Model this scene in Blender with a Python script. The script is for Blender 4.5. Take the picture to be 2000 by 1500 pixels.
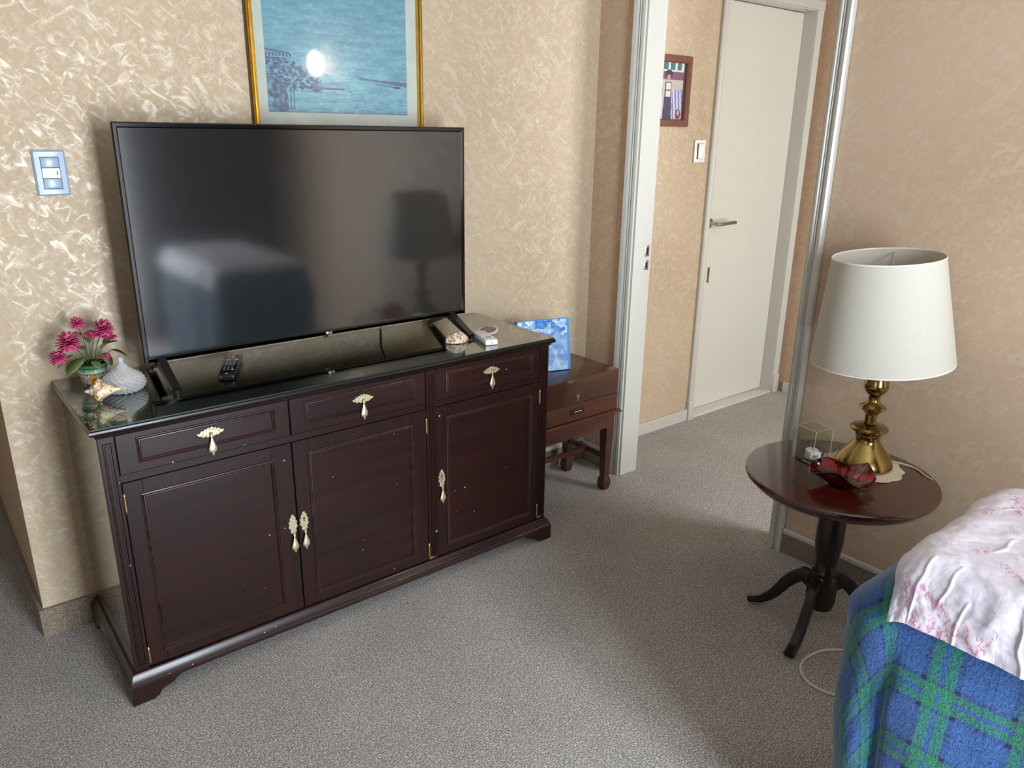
import bpy, bmesh, math, random
from mathutils import Vector, Matrix, noise
random.seed(7)
PI = math.pi
S = bpy.context.scene
for o in list(bpy.data.objects): bpy.data.objects.remove(o)

# ---------------------------------------------------------------- camera, world, light, exposure
cam_data = bpy.data.cameras.new('camera'); cam = bpy.data.objects.new('camera', cam_data)
S.collection.objects.link(cam); S.camera = cam
cam_data.sensor_width = 36; cam_data.lens = 27.02; cam_data.clip_start = .05
_r = (0.7790412736, -0.6268214776, 0.0137669600)
_u = (0.1858951274, 0.2518977134, 0.9497318272)
_f = (0.5987801730, 0.7373210815, -0.3127617739)
cam.matrix_world = Matrix(((_r[0], _u[0], -_f[0], -0.2933), (_r[1], _u[1], -_f[1], -1.8927), (_r[2], _u[2], -_f[2], 1.433), (0, 0, 0, 1)))

W = bpy.data.worlds.new('daylight'); S.world = W; W.use_nodes = True
W.node_tree.nodes['Background'].inputs[0].default_value = (.75, .86, 1, 1)
W.node_tree.nodes['Background'].inputs[1].default_value = 1.0

def area(name, loc, rot, sx, sy, power, col):
    d = bpy.data.lights.new(name, 'AREA'); d.shape = 'RECTANGLE'; d.size = sx; d.size_y = sy; d.energy = power; d.color = col
    o = bpy.data.objects.new(name, d); S.collection.objects.link(o); o.location = loc; o.rotation_euler = rot
    return o
# daylight entering through the two window openings (behind the viewer and at the south end of the hall)
area('window_daylight', (.53, -3.36, 1.02), (math.radians(90), 0, 0), .78, 1.9, 158, (.79, .89, 1))
area('side_window_fill', (-2.66, -2.3, 1.5), (math.radians(90), 0, math.radians(-90)), 1.1, 1.3, 5, (.90, .94, 1))  # added on the unseen left side as weak ambient fill
area('hall_daylight', (2.85, -2.05, 1.25), (math.radians(90), 0, 0), .9, 1.9, 40, (.92, .96, 1))

S.view_settings.view_transform = 'Standard'; S.view_settings.look = 'None'
S.view_settings.gamma = 1; S.view_settings.use_curve_mapping = False
S.view_settings.exposure = 0.42

# ---------------------------------------------------------------- helpers
def lin(c): return c / 12.92 if c <= .04045 else ((c + .055) / 1.055) ** 2.4
def rgb(r, g, b): return (lin(r / 255), lin(g / 255), lin(b / 255), 1)

class NT:
    def __init__(s, name):
        s.m = bpy.data.materials.new(name); s.m.use_nodes = True; s.t = s.m.node_tree
        s.b = s.t.nodes['Principled BSDF']; s.out = s.t.nodes['Material Output']
    def n(s, typ, **kw):
        nd = s.t.nodes.new(typ)
        for k, v in kw.items():
            if k.startswith('_'): nd.inputs[int(k[1:])].default_value = v
            elif k in nd.inputs: nd.inputs[k].default_value = v
            else: setattr(nd, k, v)
        return nd
    def l(s, a, ao, b, bi): s.t.links.new(a.outputs[ao], b.inputs[bi])
    def ramp(s, stops, interp='LINEAR'):
        nd = s.t.nodes.new('ShaderNodeValToRGB'); cr = nd.color_ramp; cr.interpolation = interp
        while len(cr.elements) > 1: cr.elements.remove(cr.elements[0])
        cr.elements[0].position = stops[0][0]; cr.elements[0].color = stops[0][1]
        for p, c in stops[1:]:
            e = cr.elements.new(p); e.color = c
        return nd
    def coord(s, kind='Object', scale=(1, 1, 1), rot=(0, 0, 0)):
        tc = s.n('ShaderNodeTexCoord'); mp = s.n('ShaderNodeMapping')
        mp.inputs['Scale'].default_value = scale; mp.inputs['Rotation'].default_value = rot
        s.l(tc, kind, mp, 'Vector'); return mp
    def bump(s, src, so, strength, dist=.002):
        b = s.n('ShaderNodeBump'); b.inputs['Strength'].default_value = strength; b.inputs['Distance'].default_value = dist
        s.l(src, so, b, 'Height'); s.l(b, 0, s.b, 'Normal'); return b

def bw(v): return (v, v, v, 1)
def simple(name, col, rough=.5, metal=0, coat=0, spec=.5, bumpscale=None, bumpstr=.2, var=1.0, **kw):
    m = NT(name); b = m.b
    b.inputs['Roughness'].default_value = rough; b.inputs['Metallic'].default_value = metal
    b.inputs['Coat Weight'].default_value = coat; b.inputs['Coat Roughness'].default_value = .08
    b.inputs['Specular IOR Level'].default_value = spec
    for k, v in kw.items(): b.inputs[k.replace('_', ' ')].default_value = v
    mp = m.coord(scale=(1, 1, 1))
    nz = m.n('ShaderNodeTexNoise', Scale=bumpscale or 18.0, Detail=4.0); m.l(mp, 0, nz, 'Vector')
    lo = tuple(c * (1 - .07 * var) for c in col[:3]) + (1,); hi = tuple(min(1, c * (1 + .05 * var)) for c in col[:3]) + (1,)
    r = m.ramp([(.35, lo), (.65, hi)]); m.l(nz, 0, r, 0); m.l(r, 0, b, 'Base Color')
    if bumpscale: m.bump(nz, 0, bumpstr)
    return m.m

def wallpaper(name, horiz='X', base=(190, 171, 145), k=1.0, met=.20):
    m = NT(name); b = m.b
    tc = m.n('ShaderNodeTexCoord')
    sep = m.n('ShaderNodeSeparateXYZ'); m.l(tc, 'Object', sep, 0)
    cmb = m.n('ShaderNodeCombineXYZ'); m.l(sep, 'X' if horiz == 'X' else 'Y', cmb, 'X'); m.l(sep, 'Z', cmb, 'Y')
    # slow turning of the brush direction
    masks = []
    for i, (rot, sx, sy, sc, lo, hi) in enumerate([(-.75, 1, 2.2, 17, .52, .66), (.6, 1, 1.9, 20, .54, .68), (1.4, 1, 1.3, 36, .48, .72)]):
        mp = m.n('ShaderNodeMapping', vector_type='TEXTURE'); mp.inputs['Rotation'].default_value = (0, 0, rot); mp.inputs['Scale'].default_value = (sx, 1 / sy, 1)
        mp.inputs['Location'].default_value = (i * 3.7, i * 1.3, i)
        m.l(cmb, 0, mp, 0)
        nz = m.n('ShaderNodeTexNoise', Scale=float(sc), Detail=3.5, Roughness=.62, Distortion=1.3); m.l(mp, 0, nz, 'Vector')
        r = m.ramp([(lo, bw(0)), (hi, bw(1))]); m.l(nz, 0, r, 0); masks.append(r)
    a = m.n('ShaderNodeMath', operation='MAXIMUM'); m.l(masks[0], 0, a, 0); m.l(masks[1], 0, a, 1)
    c = m.n('ShaderNodeMath', operation='MULTIPLY'); m.l(masks[2], 0, c, 0); c.inputs[1].default_value = .55
    d = m.n('ShaderNodeMath', operation='MAXIMUM'); m.l(a, 0, d, 0); m.l(c, 0, d, 1)
    big = m.n('ShaderNodeTexNoise', Scale=1.6, Detail=2.0); m.l(cmb, 0, big, 'Vector')
    rb = m.ramp([(.3, rgb(base[0] - 10, base[1] - 13, base[2] - 15)), (.7, rgb(base[0] + 1, base[1] - 1, base[2] - 3))]); m.l(big, 0, rb, 0)
    mx = m.n('ShaderNodeMix', data_type='RGBA'); m.l(d, 0, mx, 0); m.l(rb, 0, mx, 6)
    mx.inputs[7].default_value = rgb(base[0] + 9 * k, base[1] + 12 * k, base[2] + 16 * k); m.l(mx, 2, b, 'Base Color')
    rr = m.ramp([(0, bw(.62)), (1, bw(.46))]); m.l(d, 0, rr, 0); m.l(rr, 0, b, 'Roughness')
    sp = m.ramp([(0, bw(.2)), (1, bw(.6))]); m.l(d, 0, sp, 0); m.l(sp, 0, b, 'Specular IOR Level')
    mt = m.ramp([(0, bw(0)), (1, bw(met))]); m.l(d, 0, mt, 0); m.l(mt, 0, b, 'Metallic')
    fine = m.n('ShaderNodeTexNoise', Scale=160.0, Detail=3.0); m.l(cmb, 0, fine, 'Vector')
    ad = m.n('ShaderNodeMath', operation='MULTIPLY_ADD'); m.l(d, 0, ad, 0); ad.inputs[1].default_value = .8; m.l(fine, 0, ad, 2)
    m.bump(ad, 0, .05, .0004)
    return m.m

def carpet_mat(name, a=(80, 74, 68), c=(220, 213, 206)):
    m = NT(name); b = m.b; mp = m.coord()
    n1 = m.n('ShaderNodeTexNoise', Scale=230.0, Detail=3.0, Roughness=.7); m.l(mp, 0, n1, 'Vector')
    v = m.n('ShaderNodeTexVoronoi', Scale=300.0); m.l(mp, 0, v, 'Vector')
    n2 = m.n('ShaderNodeTexNoise', Scale=3.0, Detail=3.0); m.l(mp, 0, n2, 'Vector')
    ad = m.n('ShaderNodeMath', operation='MULTIPLY_ADD'); m.l(v, 'Distance', ad, 0); ad.inputs[1].default_value = .22; m.l(n1, 0, ad, 2)
    ad2 = m.n('ShaderNodeMath', operation='MULTIPLY_ADD'); m.l(n2, 0, ad2, 0); ad2.inputs[1].default_value = .10; m.l(ad, 0, ad2, 2)
    r = m.ramp([(.46, rgb(*a)), (.66, rgb(*[(x + y) / 2 for x, y in zip(a, c)])), (.84, rgb(*c))]); m.l(ad2, 0, r, 0); m.l(r, 0, b, 'Base Color')
    b.inputs['Roughness'].default_value = .95; b.inputs['Specular IOR Level'].default_value = .15
    b.inputs['Sheen Weight'].default_value = .25; b.inputs['Sheen Roughness'].default_value = .5
    m.bump(ad, 0, .9, .004); return m.m

def wood(name, dark, light, rough=.32, coat=.5, coatr=.12, axis=0, wear=.0, specks=True):
    m = NT(name); b = m.b
    sc = [14, 14, 14]; sc[axis] = 1.2
    mp = m.coord(scale=tuple(sc))
    n1 = m.n('ShaderNodeTexNoise', Scale=2.2, Detail=6.0, Roughness=.65, Distortion=.4); m.l(mp, 0, n1, 'Vector')
    r = m.ramp([(.3, rgb(*dark)), (.72, rgb(*light))]); m.l(n1, 0, r, 0)
    mp2 = m.coord()
    last, lo = r, 0
    if specks:
        v = m.n('ShaderNodeTexVoronoi', Scale=26.0); m.l(mp2, 0, v, 'Vector')
        n2 = m.n('ShaderNodeTexNoise', Scale=9.0, Detail=2.0); m.l(mp2, 0, n2, 'Vector')
        sm = m.n('ShaderNodeMath', operation='MULTIPLY_ADD'); m.l(n2, 0, sm, 0); sm.inputs[1].default_value = -.22; m.l(v, 'Distance', sm, 2)
        sr = m.ramp([(0, bw(1)), (.012, bw(0))]); 
        sh = m.n('ShaderNodeMath', operation='ADD'); m.l(sm, 0, sh, 0); sh.inputs[1].default_value = .072; m.l(sh, 0, sr, 0)
        mx = m.n('ShaderNodeMix', data_type='RGBA'); m.l(sr, 0, mx, 0); m.l(r, 0, mx, 6); mx.inputs[7].default_value = rgb(176, 160, 150)
        # fine scratches
        mp3 = m.coord(scale=(9, 9, 2.2), rot=(.5, .3, .2))
        w = m.n('ShaderNodeTexNoise', Scale=5.0, Detail=1.0, Distortion=2.5); m.l(mp3, 0, w, 'Vector')
        wr = m.ramp([(.6960, bw(0)), (.6975, bw(.5)), (.6990, bw(0))]); m.l(w, 0, wr, 0)
        mx2 = m.n('ShaderNodeMix', data_type='RGBA'); m.l(wr, 0, mx2, 0); m.l(mx, 2, mx2, 6); mx2.inputs[7].default_value = rgb(150, 125, 110)
        last, lo = mx2, 2
    m.l(last, lo, b, 'Base Color'); b.inputs['Specular IOR Level'].default_value = .35
    b.inputs['Roughness'].default_value = rough; b.inputs['Coat Weight'].default_value = coat; b.inputs['Coat Roughness'].default_value = coatr
    m.bump(n1, 0, .06, .001); return m.m

def attr_mat(name, rough=.5, coat=0, coatr=.05, spec=.5, metal=0, bs=None, bst=.3):
    m = NT(name); b = m.b
    a = m.n('ShaderNodeAttribute', attribute_name='Col'); 
    mp = m.coord(); nz = m.n('ShaderNodeTexNoise', Scale=bs or 60.0, Detail=3.0); m.l(mp, 0, nz, 'Vector')
    r = m.ramp([(.3, bw(.9)), (.7, bw(1))]); m.l(nz, 0, r, 0)
    mx = m.n('ShaderNodeMix', data_type='RGBA', blend_type='MULTIPLY'); mx.inputs[0].default_value = 1
    m.l(a, 'Color', mx, 6); m.l(r, 0, mx, 7); m.l(mx, 2, b, 'Base Color')
    b.inputs['Roughness'].default_value = rough; b.inputs['Coat Weight'].default_value = coat; b.inputs['Coat Roughness'].default_value = coatr
    b.inputs['Specular IOR Level'].default_value = spec; b.inputs['Metallic'].default_value = metal
    if bs: m.bump(nz, 0, bst)
    return m.m

def glass(name, col=(1, 1, 1, 1), rough=0.0, ior=1.5):
    m = NT(name); b = m.b
    b.inputs['Base Color'].default_value = col; b.inputs['Roughness'].default_value = rough
    b.inputs['Transmission Weight'].default_value = 1; b.inputs['IOR'].default_value = ior
    mp = m.coord(); nz = m.n('ShaderNodeTexNoise', Scale=3.0); m.l(mp, 0, nz, 'Vector'); m.bump(nz, 0, .01, .0005)
    return m.m

def thin_glass(name, tint=(1, 1, 1, 1), rough=.02, ior=1.5, boost=0.0, pw=5.0, mul=.9):
    # a pane: clear, with its fresnel reflection
    m = NT(name); t = m.t
    tr = m.n('ShaderNodeBsdfTransparent'); tr.inputs[0].default_value = tint
    gl = m.n('ShaderNodeBsdfGlossy'); gl.inputs['Roughness'].default_value = rough
    lw = m.n('ShaderNodeLayerWeight'); lw.inputs[0].default_value = .5
    fr = m.n('ShaderNodeMath', operation='POWER'); m.l(lw, 'Facing', fr, 0); fr.inputs[1].default_value = pw
    ms = m.n('ShaderNodeMixShader'); 
    ad = m.n('ShaderNodeMath', operation='MULTIPLY_ADD'); m.l(fr, 0, ad, 0); ad.inputs[1].default_value = mul; ad.inputs[2].default_value = .045 + boost; ad.use_clamp = True
    m.l(ad, 0, ms, 0); m.l(tr, 0, ms, 1); m.l(gl, 0, ms, 2); m.l(ms, 0, m.out, 0)
    return m.m

def smooth(me, ang=40):
    for p in me.polygons: p.use_smooth = True
    try: me.set_sharp_from_angle(angle=math.radians(ang))
    except Exception: pass

def obj(name, bm, mat, parent=None, sm=True, loc=None, rot=None, ang=40, kind=None, label=None):
    me = bpy.data.meshes.new(name); bmesh.ops.recalc_face_normals(bm, faces=bm.faces[:]); bm.to_mesh(me); bm.free()
    if sm: smooth(me, ang)
    if mat: me.materials.append(mat)
    o = bpy.data.objects.new(name, me); S.collection.objects.link(o)
    if parent: o.parent = parent
    if loc: o.location = loc
    if rot: o.rotation_euler = rot
    if kind: o['kind'] = kind
    if label: o['label'] = label
    return o
def tag(o, label, cat, group=None):
    o['label'] = label; o['category'] = cat
    if group: o['group'] = group
    return o
def thing(name, label, cat, loc=(0, 0, 0), rotz=0, group=None):
    o = bpy.data.objects.new(name, None); S.collection.objects.link(o); o.empty_display_size = .05
    o.location = loc; o.rotation_euler = (0, 0, rotz)
    return tag(o, label, cat, group)
def struct(name, bm, mat, parent=None, sm=False):
    return obj(name, bm, mat, parent, sm=sm, kind='structure' if not parent else None)

def B(): return bmesh.new()
def box(bm, x0, x1, y0, y1, z0, z1, bev=0, seg=2, M=None):
    vs = [bm.verts.new((x, y, z)) for x in (x0, x1) for y in (y0, y1) for z in (z0, z1)]
    F = [(0, 1, 3, 2), (4, 6, 7, 5), (0, 4, 5, 1), (2, 3, 7, 6), (0, 2, 6, 4), (1, 5, 7, 3)]
    fs = [bm.faces.new([vs[i] for i in f]) for f in F]
    if bev:
        es = list({e for f in fs for e in f.edges})
        r = bmesh.ops.bevel(bm, geom=es, offset=bev, segments=seg, affect='EDGES', profile=.5)
        vs = list({v for v in vs if v.is_valid} | {v for v in r['verts']})
    if M is not None:
        for v in vs: v.co = M @ v.co
    return bm
def lathe(bm, prof, c=(0, 0, 0), n=40, cap=True, fn=None):
    rings = []
    for (r, z) in prof:
        ring = []
        for i in range(n):
            a = 2 * PI * i / n; p = Vector((r * math.cos(a), r * math.sin(a), z))
            if fn: p = fn(p, a, r, z)
            ring.append(bm.verts.new(p + Vector(c)))
        rings.append(ring)
    for a, b in zip(rings, rings[1:]):
        for i in range(n):
            j = (i + 1) % n; bm.faces.new((a[i], a[j], b[j], b[i]))
    if cap:
        bm.faces.new(rings[0][::-1]); bm.faces.new(rings[-1])
    return bm
def prism(bm, pts, h0, h1, axis='Y', c=(0, 0, 0)):
    def P(a, b, h):
        if axis == 'Y': return (a, h, b)
        if axis == 'X': return (h, a, b)
        return (a, b, h)
    lo = [bm.verts.new(Vector(P(a, b, h0)) + Vector(c)) for a, b in pts]; hi = [bm.verts.new(Vector(P(a, b, h1)) + Vector(c)) for a, b in pts]
    bm.faces.new(lo[::-1]); bm.faces.new(hi)
    n = len(pts)
    for i in range(n):
        j = (i + 1) % n; bm.faces.new((lo[i], lo[j], hi[j], hi[i]))
    return bm
def tube(bm, path, rad, n=8, closed=False, flat=1.0):
    path = [Vector(p) for p in path]; rings = []
    N = len(path); up0 = Vector((0, 0, 1))
    for k, p in enumerate(path):
        t = (path[min(k + 1, N - 1)] - path[max(k - 1, 0)]).normalized()
        up = up0 if abs(t.dot(up0)) < .95 else Vector((1, 0, 0))
        s = t.cross(up).normalized(); u = s.cross(t)
        r = rad(k / (N - 1)) if callable(rad) else rad
        rings.append([bm.verts.new(p + s * r * math.cos(2 * PI * i / n) + u * r * flat * math.sin(2 * PI * i / n)) for i in range(n)])
    for a, b in zip(rings, rings[1:]):
        for i in range(n):
            j = (i + 1) % n; bm.faces.new((a[i], a[j], b[j], b[i]))
    bm.faces.new(rings[0][::-1]); bm.faces.new(rings[-1]); return bm
def spline(pts, n=8):
    P = [Vector(p) for p in pts]; P = [P[0] * 2 - P[1]] + P + [P[-1] * 2 - P[-2]]; out = []
    for k in range(1, len(P) - 2):
        a, b, c, d = P[k - 1:k + 3]
        for i in range(n):
            t = i / n
            out.append(.5 * ((2 * b) + (c - a) * t + (2 * a - 5 * b + 4 * c - d) * t * t + (3 * b - a - 3 * c + d) * t ** 3))
    out.append(P[-2]); return out
def frame_ring(bm, x0, x1, z0, z1, prof, plane='Y', c=(0, 0, 0)):
    # prof: list of (inset from the outer rectangle, outward depth coordinate); closed profile mitred round a rectangle
    rings = []
    for ins, d in prof:
        q = [(x0 + ins, z0 + ins), (x1 - ins, z0 + ins), (x1 - ins, z1 - ins), (x0 + ins, z1 - ins)]
        rings.append([bm.verts.new(Vector((a, d, b) if plane == 'Y' else (d, a, b)) + Vector(c)) for a, b in q])
    n = len(rings)
    for k in range(n):
        a, b = rings[k], rings[(k + 1) % n]
        for i in range(4):
            j = (i + 1) % 4; bm.faces.new((a[i], a[j], b[j], b[i]))
    return bm
def paint_points(o, fn):
    me = o.data; a = me.color_attributes.new('Col', 'FLOAT_COLOR', 'POINT')
    for v in me.vertices: a.data[v.index].color = fn(v.co)
def grid_print(bm_name, w, h, nx, ny, fn, mat, parent, M):
    # flat printed picture: fn(u, v) -> colour, v up
    bm = B(); V = [[bm.verts.new(M @ Vector(((i / nx - .5) * w, 0, (j / ny - .5) * h))) for i in range(nx + 1)] for j in range(ny + 1)]
    for j in range(ny):
        for i in range(nx): bm.faces.new((V[j][i], V[j][i + 1], V[j + 1][i + 1], V[j + 1][i]))
    me = bpy.data.meshes.new(bm_name); bm.to_mesh(me); bm.free(); me.materials.append(mat)
    a = me.color_attributes.new('Col', 'FLOAT_COLOR', 'CORNER')
    for k, p in enumerate(me.polygons):
        u = (k % nx + .5) / nx; v = (k // nx + .5) / ny; col = fn(u, v)
        for li in p.loop_indices: a.data[li].color = col
    o = bpy.data.objects.new(bm_name, me); S.collection.objects.link(o); o.parent = parent; return o
def nz(x, y, z=0, o=3): return noise.fractal(Vector((x, y, z)), 1.0, 2.0, o)
def text_mesh(name, s, size, mat, parent, M, ext=.0005):
    cu = bpy.data.curves.new(name, 'FONT'); cu.body = s; cu.size = size; cu.extrude = ext; cu.align_x = 'CENTER'; cu.resolution_u = 3
    t = bpy.data.objects.new(name + '_t', cu); S.collection.objects.link(t); bpy.context.view_layer.update()
    me = bpy.data.meshes.new_from_object(t.evaluated_get(bpy.context.evaluated_depsgraph_get())); me.name = name
    bpy.data.objects.remove(t); me.transform(M); me.materials.clear(); me.materials.append(mat)
    o = bpy.data.objects.new(name, me); S.collection.objects.link(o); o.parent = parent; return o

# ---------------------------------------------------------------- materials
M_wall_x = wallpaper('wallpaper_facing', 'X')
M_wall_y = wallpaper('wallpaper_side', 'Y', (190, 166, 141), .4, .05)
M_carpet = carpet_mat('carpet')
M_carpet_skirt = carpet_mat('carpet_skirting', (92, 80, 66), (168, 152, 132))
M_white = simple('white_gloss_paint', rgb(192, 191, 182), .3, coat=.3, var=.12)
M_cream = simple('cream_door_paint', rgb(208, 207, 195), .38, coat=.2, var=.12)
M_ceiling = simple('ceiling_paint', rgb(206, 200, 190), .8, var=.12)
M_mahog = wood('dark_mahogany', (23, 10, 10), (44, 16, 13), .34, .22, .14, axis=0)
M_mahog_v = wood('dark_mahogany_upright', (23, 10, 10), (43, 16, 13), .34, .2, .16, axis=2)
M_mahog_side = wood('polished_side_mahogany', (34, 16, 15), (50, 23, 20), .2, 1, .03, axis=2, specks=False)
M_mahog_edge = wood('worn_mahogany_moulding', (24, 14, 15), (50, 28, 27), .28, .6, .12, axis=0)
M_bead = wood('highlight_beading', (32, 17, 16), (64, 41, 36), .28, .4, .12, axis=0, specks=False)  # highlight lines of the beading put into a lighter wood colour
M_top = wood('dark_table_top', (12, 7, 7), (24, 13, 12), .28, .5, .1, axis=0, specks=False)
M_chest = wood('chest_mahogany', (62, 27, 15), (96, 46, 26), .3, .5, .12, axis=0, specks=False)
M_chest_dark = wood('chest_dark_lid', (52, 26, 17), (80, 42, 28), .3, .6, .12, axis=0, specks=False)
M_table = wood('table_mahogany', (44, 16, 11), (74, 28, 19), .22, .9, .05, axis=1, specks=False)
M_table_dark = wood('table_dark_base', (20, 12, 11), (32, 17, 15), .35, .3, .15, axis=2, specks=False)
M_brass = simple('aged_brass', rgb(206, 194, 160), .42, .85, bumpscale=120, bumpstr=.25)
M_brass_lamp = simple('polished_brass', rgb(160, 136, 82), .18, 1, bumpscale=6, bumpstr=.02)
M_hinge = simple('dull_brass', rgb(176, 152, 98), .4, 1)
M_black = simple('black_plastic', rgb(16, 16, 18), .25, coat=.3)
M_black_gloss = simple('gloss_black_bezel', rgb(10, 10, 12), .12, coat=.6)
M_black_matt = simple('matt_black_plastic', rgb(18, 18, 19), .6)
M_screen = NT('led_screen'); 
M_screen.b.inputs['Base Color'].default_value = rgb(30, 31, 32); M_screen.b.inputs['Roughness'].default_value = .085
M_screen.b.inputs['IOR'].default_value = 2.15
_mp = M_screen.coord(); _n = M_screen.n('ShaderNodeTexNoise', Scale=700.0); M_screen.l(_mp, 0, _n, 'Vector'); M_screen.bump(_n, 0, .02, .0003); M_screen = M_screen.m
M_gold = simple('gilt_frame', rgb(206, 168, 84), .24, 1, bumpscale=40, bumpstr=.1)
M_gold_dark = simple('dark_gilt_edge', rgb(96, 66, 30), .4, .7)
M_mount = simple('grey_green_mount_board', rgb(186, 192, 182), .8)
M_switch_blue = simple('pale_blue_grey_plastic', rgb(152, 167, 188), .3, coat=.25)
M_switch_white = simple('white_plastic', rgb(235, 235, 232), .3, coat=.3)
M_brown_frame = simple('brown_wood_frame', rgb(112, 70, 56), .4, coat=.2, bumpscale=30, bumpstr=.05)
M_steel = simple('brushed_steel', rgb(180, 176, 168), .25, 1)
M_dark_hole = simple('dark_recess', rgb(20, 16, 14), .8)
M_print = attr_mat('printed_paper', .45, coat=.25, coatr=.15)
M_paint = attr_mat('painted_ceramic', .25, coat=.6)
M_clear = thin_glass('clear_glass', (.955, .975, .97, 1), .01, 1.5, .0)
M_ruby = glass('ruby_glass', (.42, .003, .022, 1), 0, 1.5)
M_sheetglass = thin_glass('glass_sheet', (.74, .84, .79, 1), .012, 1.52, -.005, 3.6, 1.5)
M_pane = thin_glass('picture_glass', (1, 1, 1, 1), .045, 1.5)
M_winpane = thin_glass('window_glass', (1, 1, 1, 1), .0, 1.45)
M_glassedge = simple('green_glass_edge', rgb(22, 42, 35), .3)
M_candy = glass('pressed_glass', (.97, .97, .98, 1), .08, 1.38); M_candy.node_tree.nodes['Principled BSDF'].inputs['Transmission Weight'].default_value = .68

# ---------------------------------------------------------------- room shell
XL, XR, YB = -2.7, 2.03, -3.3
D = .4545; YH = .4755; XW = -.138; XE = 3.645; ZC = 2.62
bm = B(); box(bm, XL - .15, XE + .15, -3.6, 3.2, -.08, 0); struct('floor', bm, M_carpet)
bm = B(); box(bm, XL - .15, XE + .15, -3.6, 3.2, ZC, ZC + .1); struct('ceiling', bm, M_ceiling)
bm = B(); box(bm, XW, XR, D, D + .16, 0, ZC); struct('wall_back', bm, M_wall_x)
# side face of that wall's outer corner (the passage on the left)
bm = B(); box(bm, XW, XW + .12, D + .16, 3.1, 0, ZC); struct('wall_passage', bm, M_wall_y)
bm = B(); box(bm, XL - .1, XW, 3.0, 3.1, 0, ZC); struct('wall_far_left', bm, M_wall_x)
bm = B(); box(bm, XL - .1, XL, YB, -2.9, 0, ZC); box(bm, XL - .1, XL, -1.7, 3.0, 0, ZC); box(bm, XL - .1, XL, -2.9, -1.7, 0, .8); box(bm, XL - .1, XL, -2.9, -1.7, 2.2, ZC); struct('wall_left', bm, M_wall_y)
bm = B(); frame_ring(bm, -2.9, -1.7, .8, 2.2, [(0, XL - .08), (.05, XL - .08), (.05, XL - .05), (0, XL - .05)], plane='X'); w3 = struct('fill_window', bm, simple('window_frame_paint', rgb(225, 224, 216), .4))  # unseen left window, added to carry the ambient fill light
bm = B(); box(bm, XL - .07, XL - .066, -2.85, -1.75, .85, 2.15); obj('pane', bm, M_winpane, w3, sm=False)
YJ, YN, DT = .2135, -.5558, 2.08
bm = B(); box(bm, XR, XR + .094, YJ + .002, YH, 0, ZC); box(bm, XR, XR + .094, YB, YN - .002, 0, ZC); box(bm, XR, XR + .094, YN - .002, YJ + .002, DT, ZC)
struct('wall_right', bm, M_wall_y)
# hall: far wall with door opening, end wall, south wall
XD0, XD1, HD = 2.85, 3.575, 2.03
bm = B(); box(bm, XR + .0, XD0, YH, YH + .14, 0, ZC); box(bm, XD1, XE, YH, YH + .14, 0, ZC); box(bm, XD0, XD1, YH, YH + .14, HD + .005, ZC)
struct('wall_hall', bm, M_wall_x)
bm = B(); box(bm, XE, XE + .1, -2.1, YH + .14, 0, ZC); struct('wall_hall_end', bm, M_wall_y)
bm = B(); box(bm, XR + .094, 2.4, -2.2, -2.1, 0, ZC); box(bm, 3.3, XE, -2.2, -2.1, 0, ZC); box(bm, 2.4, 3.3, -2.2, -2.1, 2.2, ZC); box(bm, 2.4, 3.3, -2.2, -2.1, 0, .3)
struct('wall_hall_south', bm, M_wall_x)
bm = B(); box(bm, XL, .09, YB - .1, YB, 0, ZC); box(bm, .95, XR + .1, YB - .1, YB, 0, ZC); box(bm, .09, .95, YB - .1, YB, 2.03, ZC); box(bm, .09, .95, YB - .1, YB, 0, .03)
struct('wall_front', bm, M_wall_x)
def window(name, x0, x1, y, z0, z1):
    bm = B(); frame_ring(bm, x0, x1, z0, z1, [(0, y), (.06, y), (.06, y + .05), (0, y + .05)])
    xm = (x0 + x1) / 2; box(bm, xm - .03, xm + .03, y, y + .05, z0 + .06, z1 - .06)
    w = struct(name, bm, M_white)
    for a, b in ((x0 + .06, xm - .03), (xm + .03, x1 - .06)):
        bm = B(); box(bm, a, b, y + .02, y + .024, z0 + .06, z1 - .06); obj('pane', bm, M_winpane, w, sm=False)
window('window_1', .09, .95, YB - .08, .03, 2.03)
window('window_2', 2.4, 3.3, -2.18, .3, 2.2)

# unseen curtains added either side of the window behind the viewer, to absorb light
M_absorber = simple('olive_brown_absorber', rgb(84, 66, 46), .95, bumpscale=90)
for xa, xb, lb in ((1.0, 1.98, 'olive brown curtain added right of the window behind the viewer to soak up light'), (-1.0, .02, 'olive brown curtain added left of the window behind the viewer to soak up light')):
    bm = B(); n_ = 90; lo = []; hi = []
    for i in range(n_ + 1):
        x = xa + (xb - xa) * i / n_; y = YB + .07 + .035 * math.sin(i * .72); lo.append((x, y)); hi.append((x, y + .006))
    prism(bm, lo + hi[::-1], .02, 2.45, 'Z'); cu_ = obj('absorber', bm, M_absorber, None, ang=60); tag(cu_, lb, 'absorber')

# skirtings
bm = B(); box(bm, XW - .012, XR - .0, D - .012, D, 0, .09); struct('baseboard_back', bm, M_carpet_skirt)
bm = B(); box(bm, XW - .012, XW, D + .0002, 3.0, 0, .09); struct('baseboard_passage', bm, M_carpet_skirt)
bm = B(); box(bm, 1.42, XR, D - .016, D - .0005, .088, .104, .003); struct('trim_1', bm, M_white)
bm = B(); box(bm, XR - .012, XR, YJ + .052, D - .013, 0, .075, .002); box(bm, XR - .012, XR, YB, YN - .045, 0, .075, .002); struct('baseboard_right', bm, M_carpet_skirt)
bm = B(); box(bm, XR - .016, XR - .0005, YJ + .052, D - .017, .0752, .094, .004); box(bm, XR - .016, XR - .0005, YB, YN - .045, .0752, .094, .004); struct('trim_2', bm, M_white)
bm = B(); box(bm, XR + .094, XD0 - .046, YH - .014, YH, 0, .062, .003); struct('baseboard_hall', bm, M_white)
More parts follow.
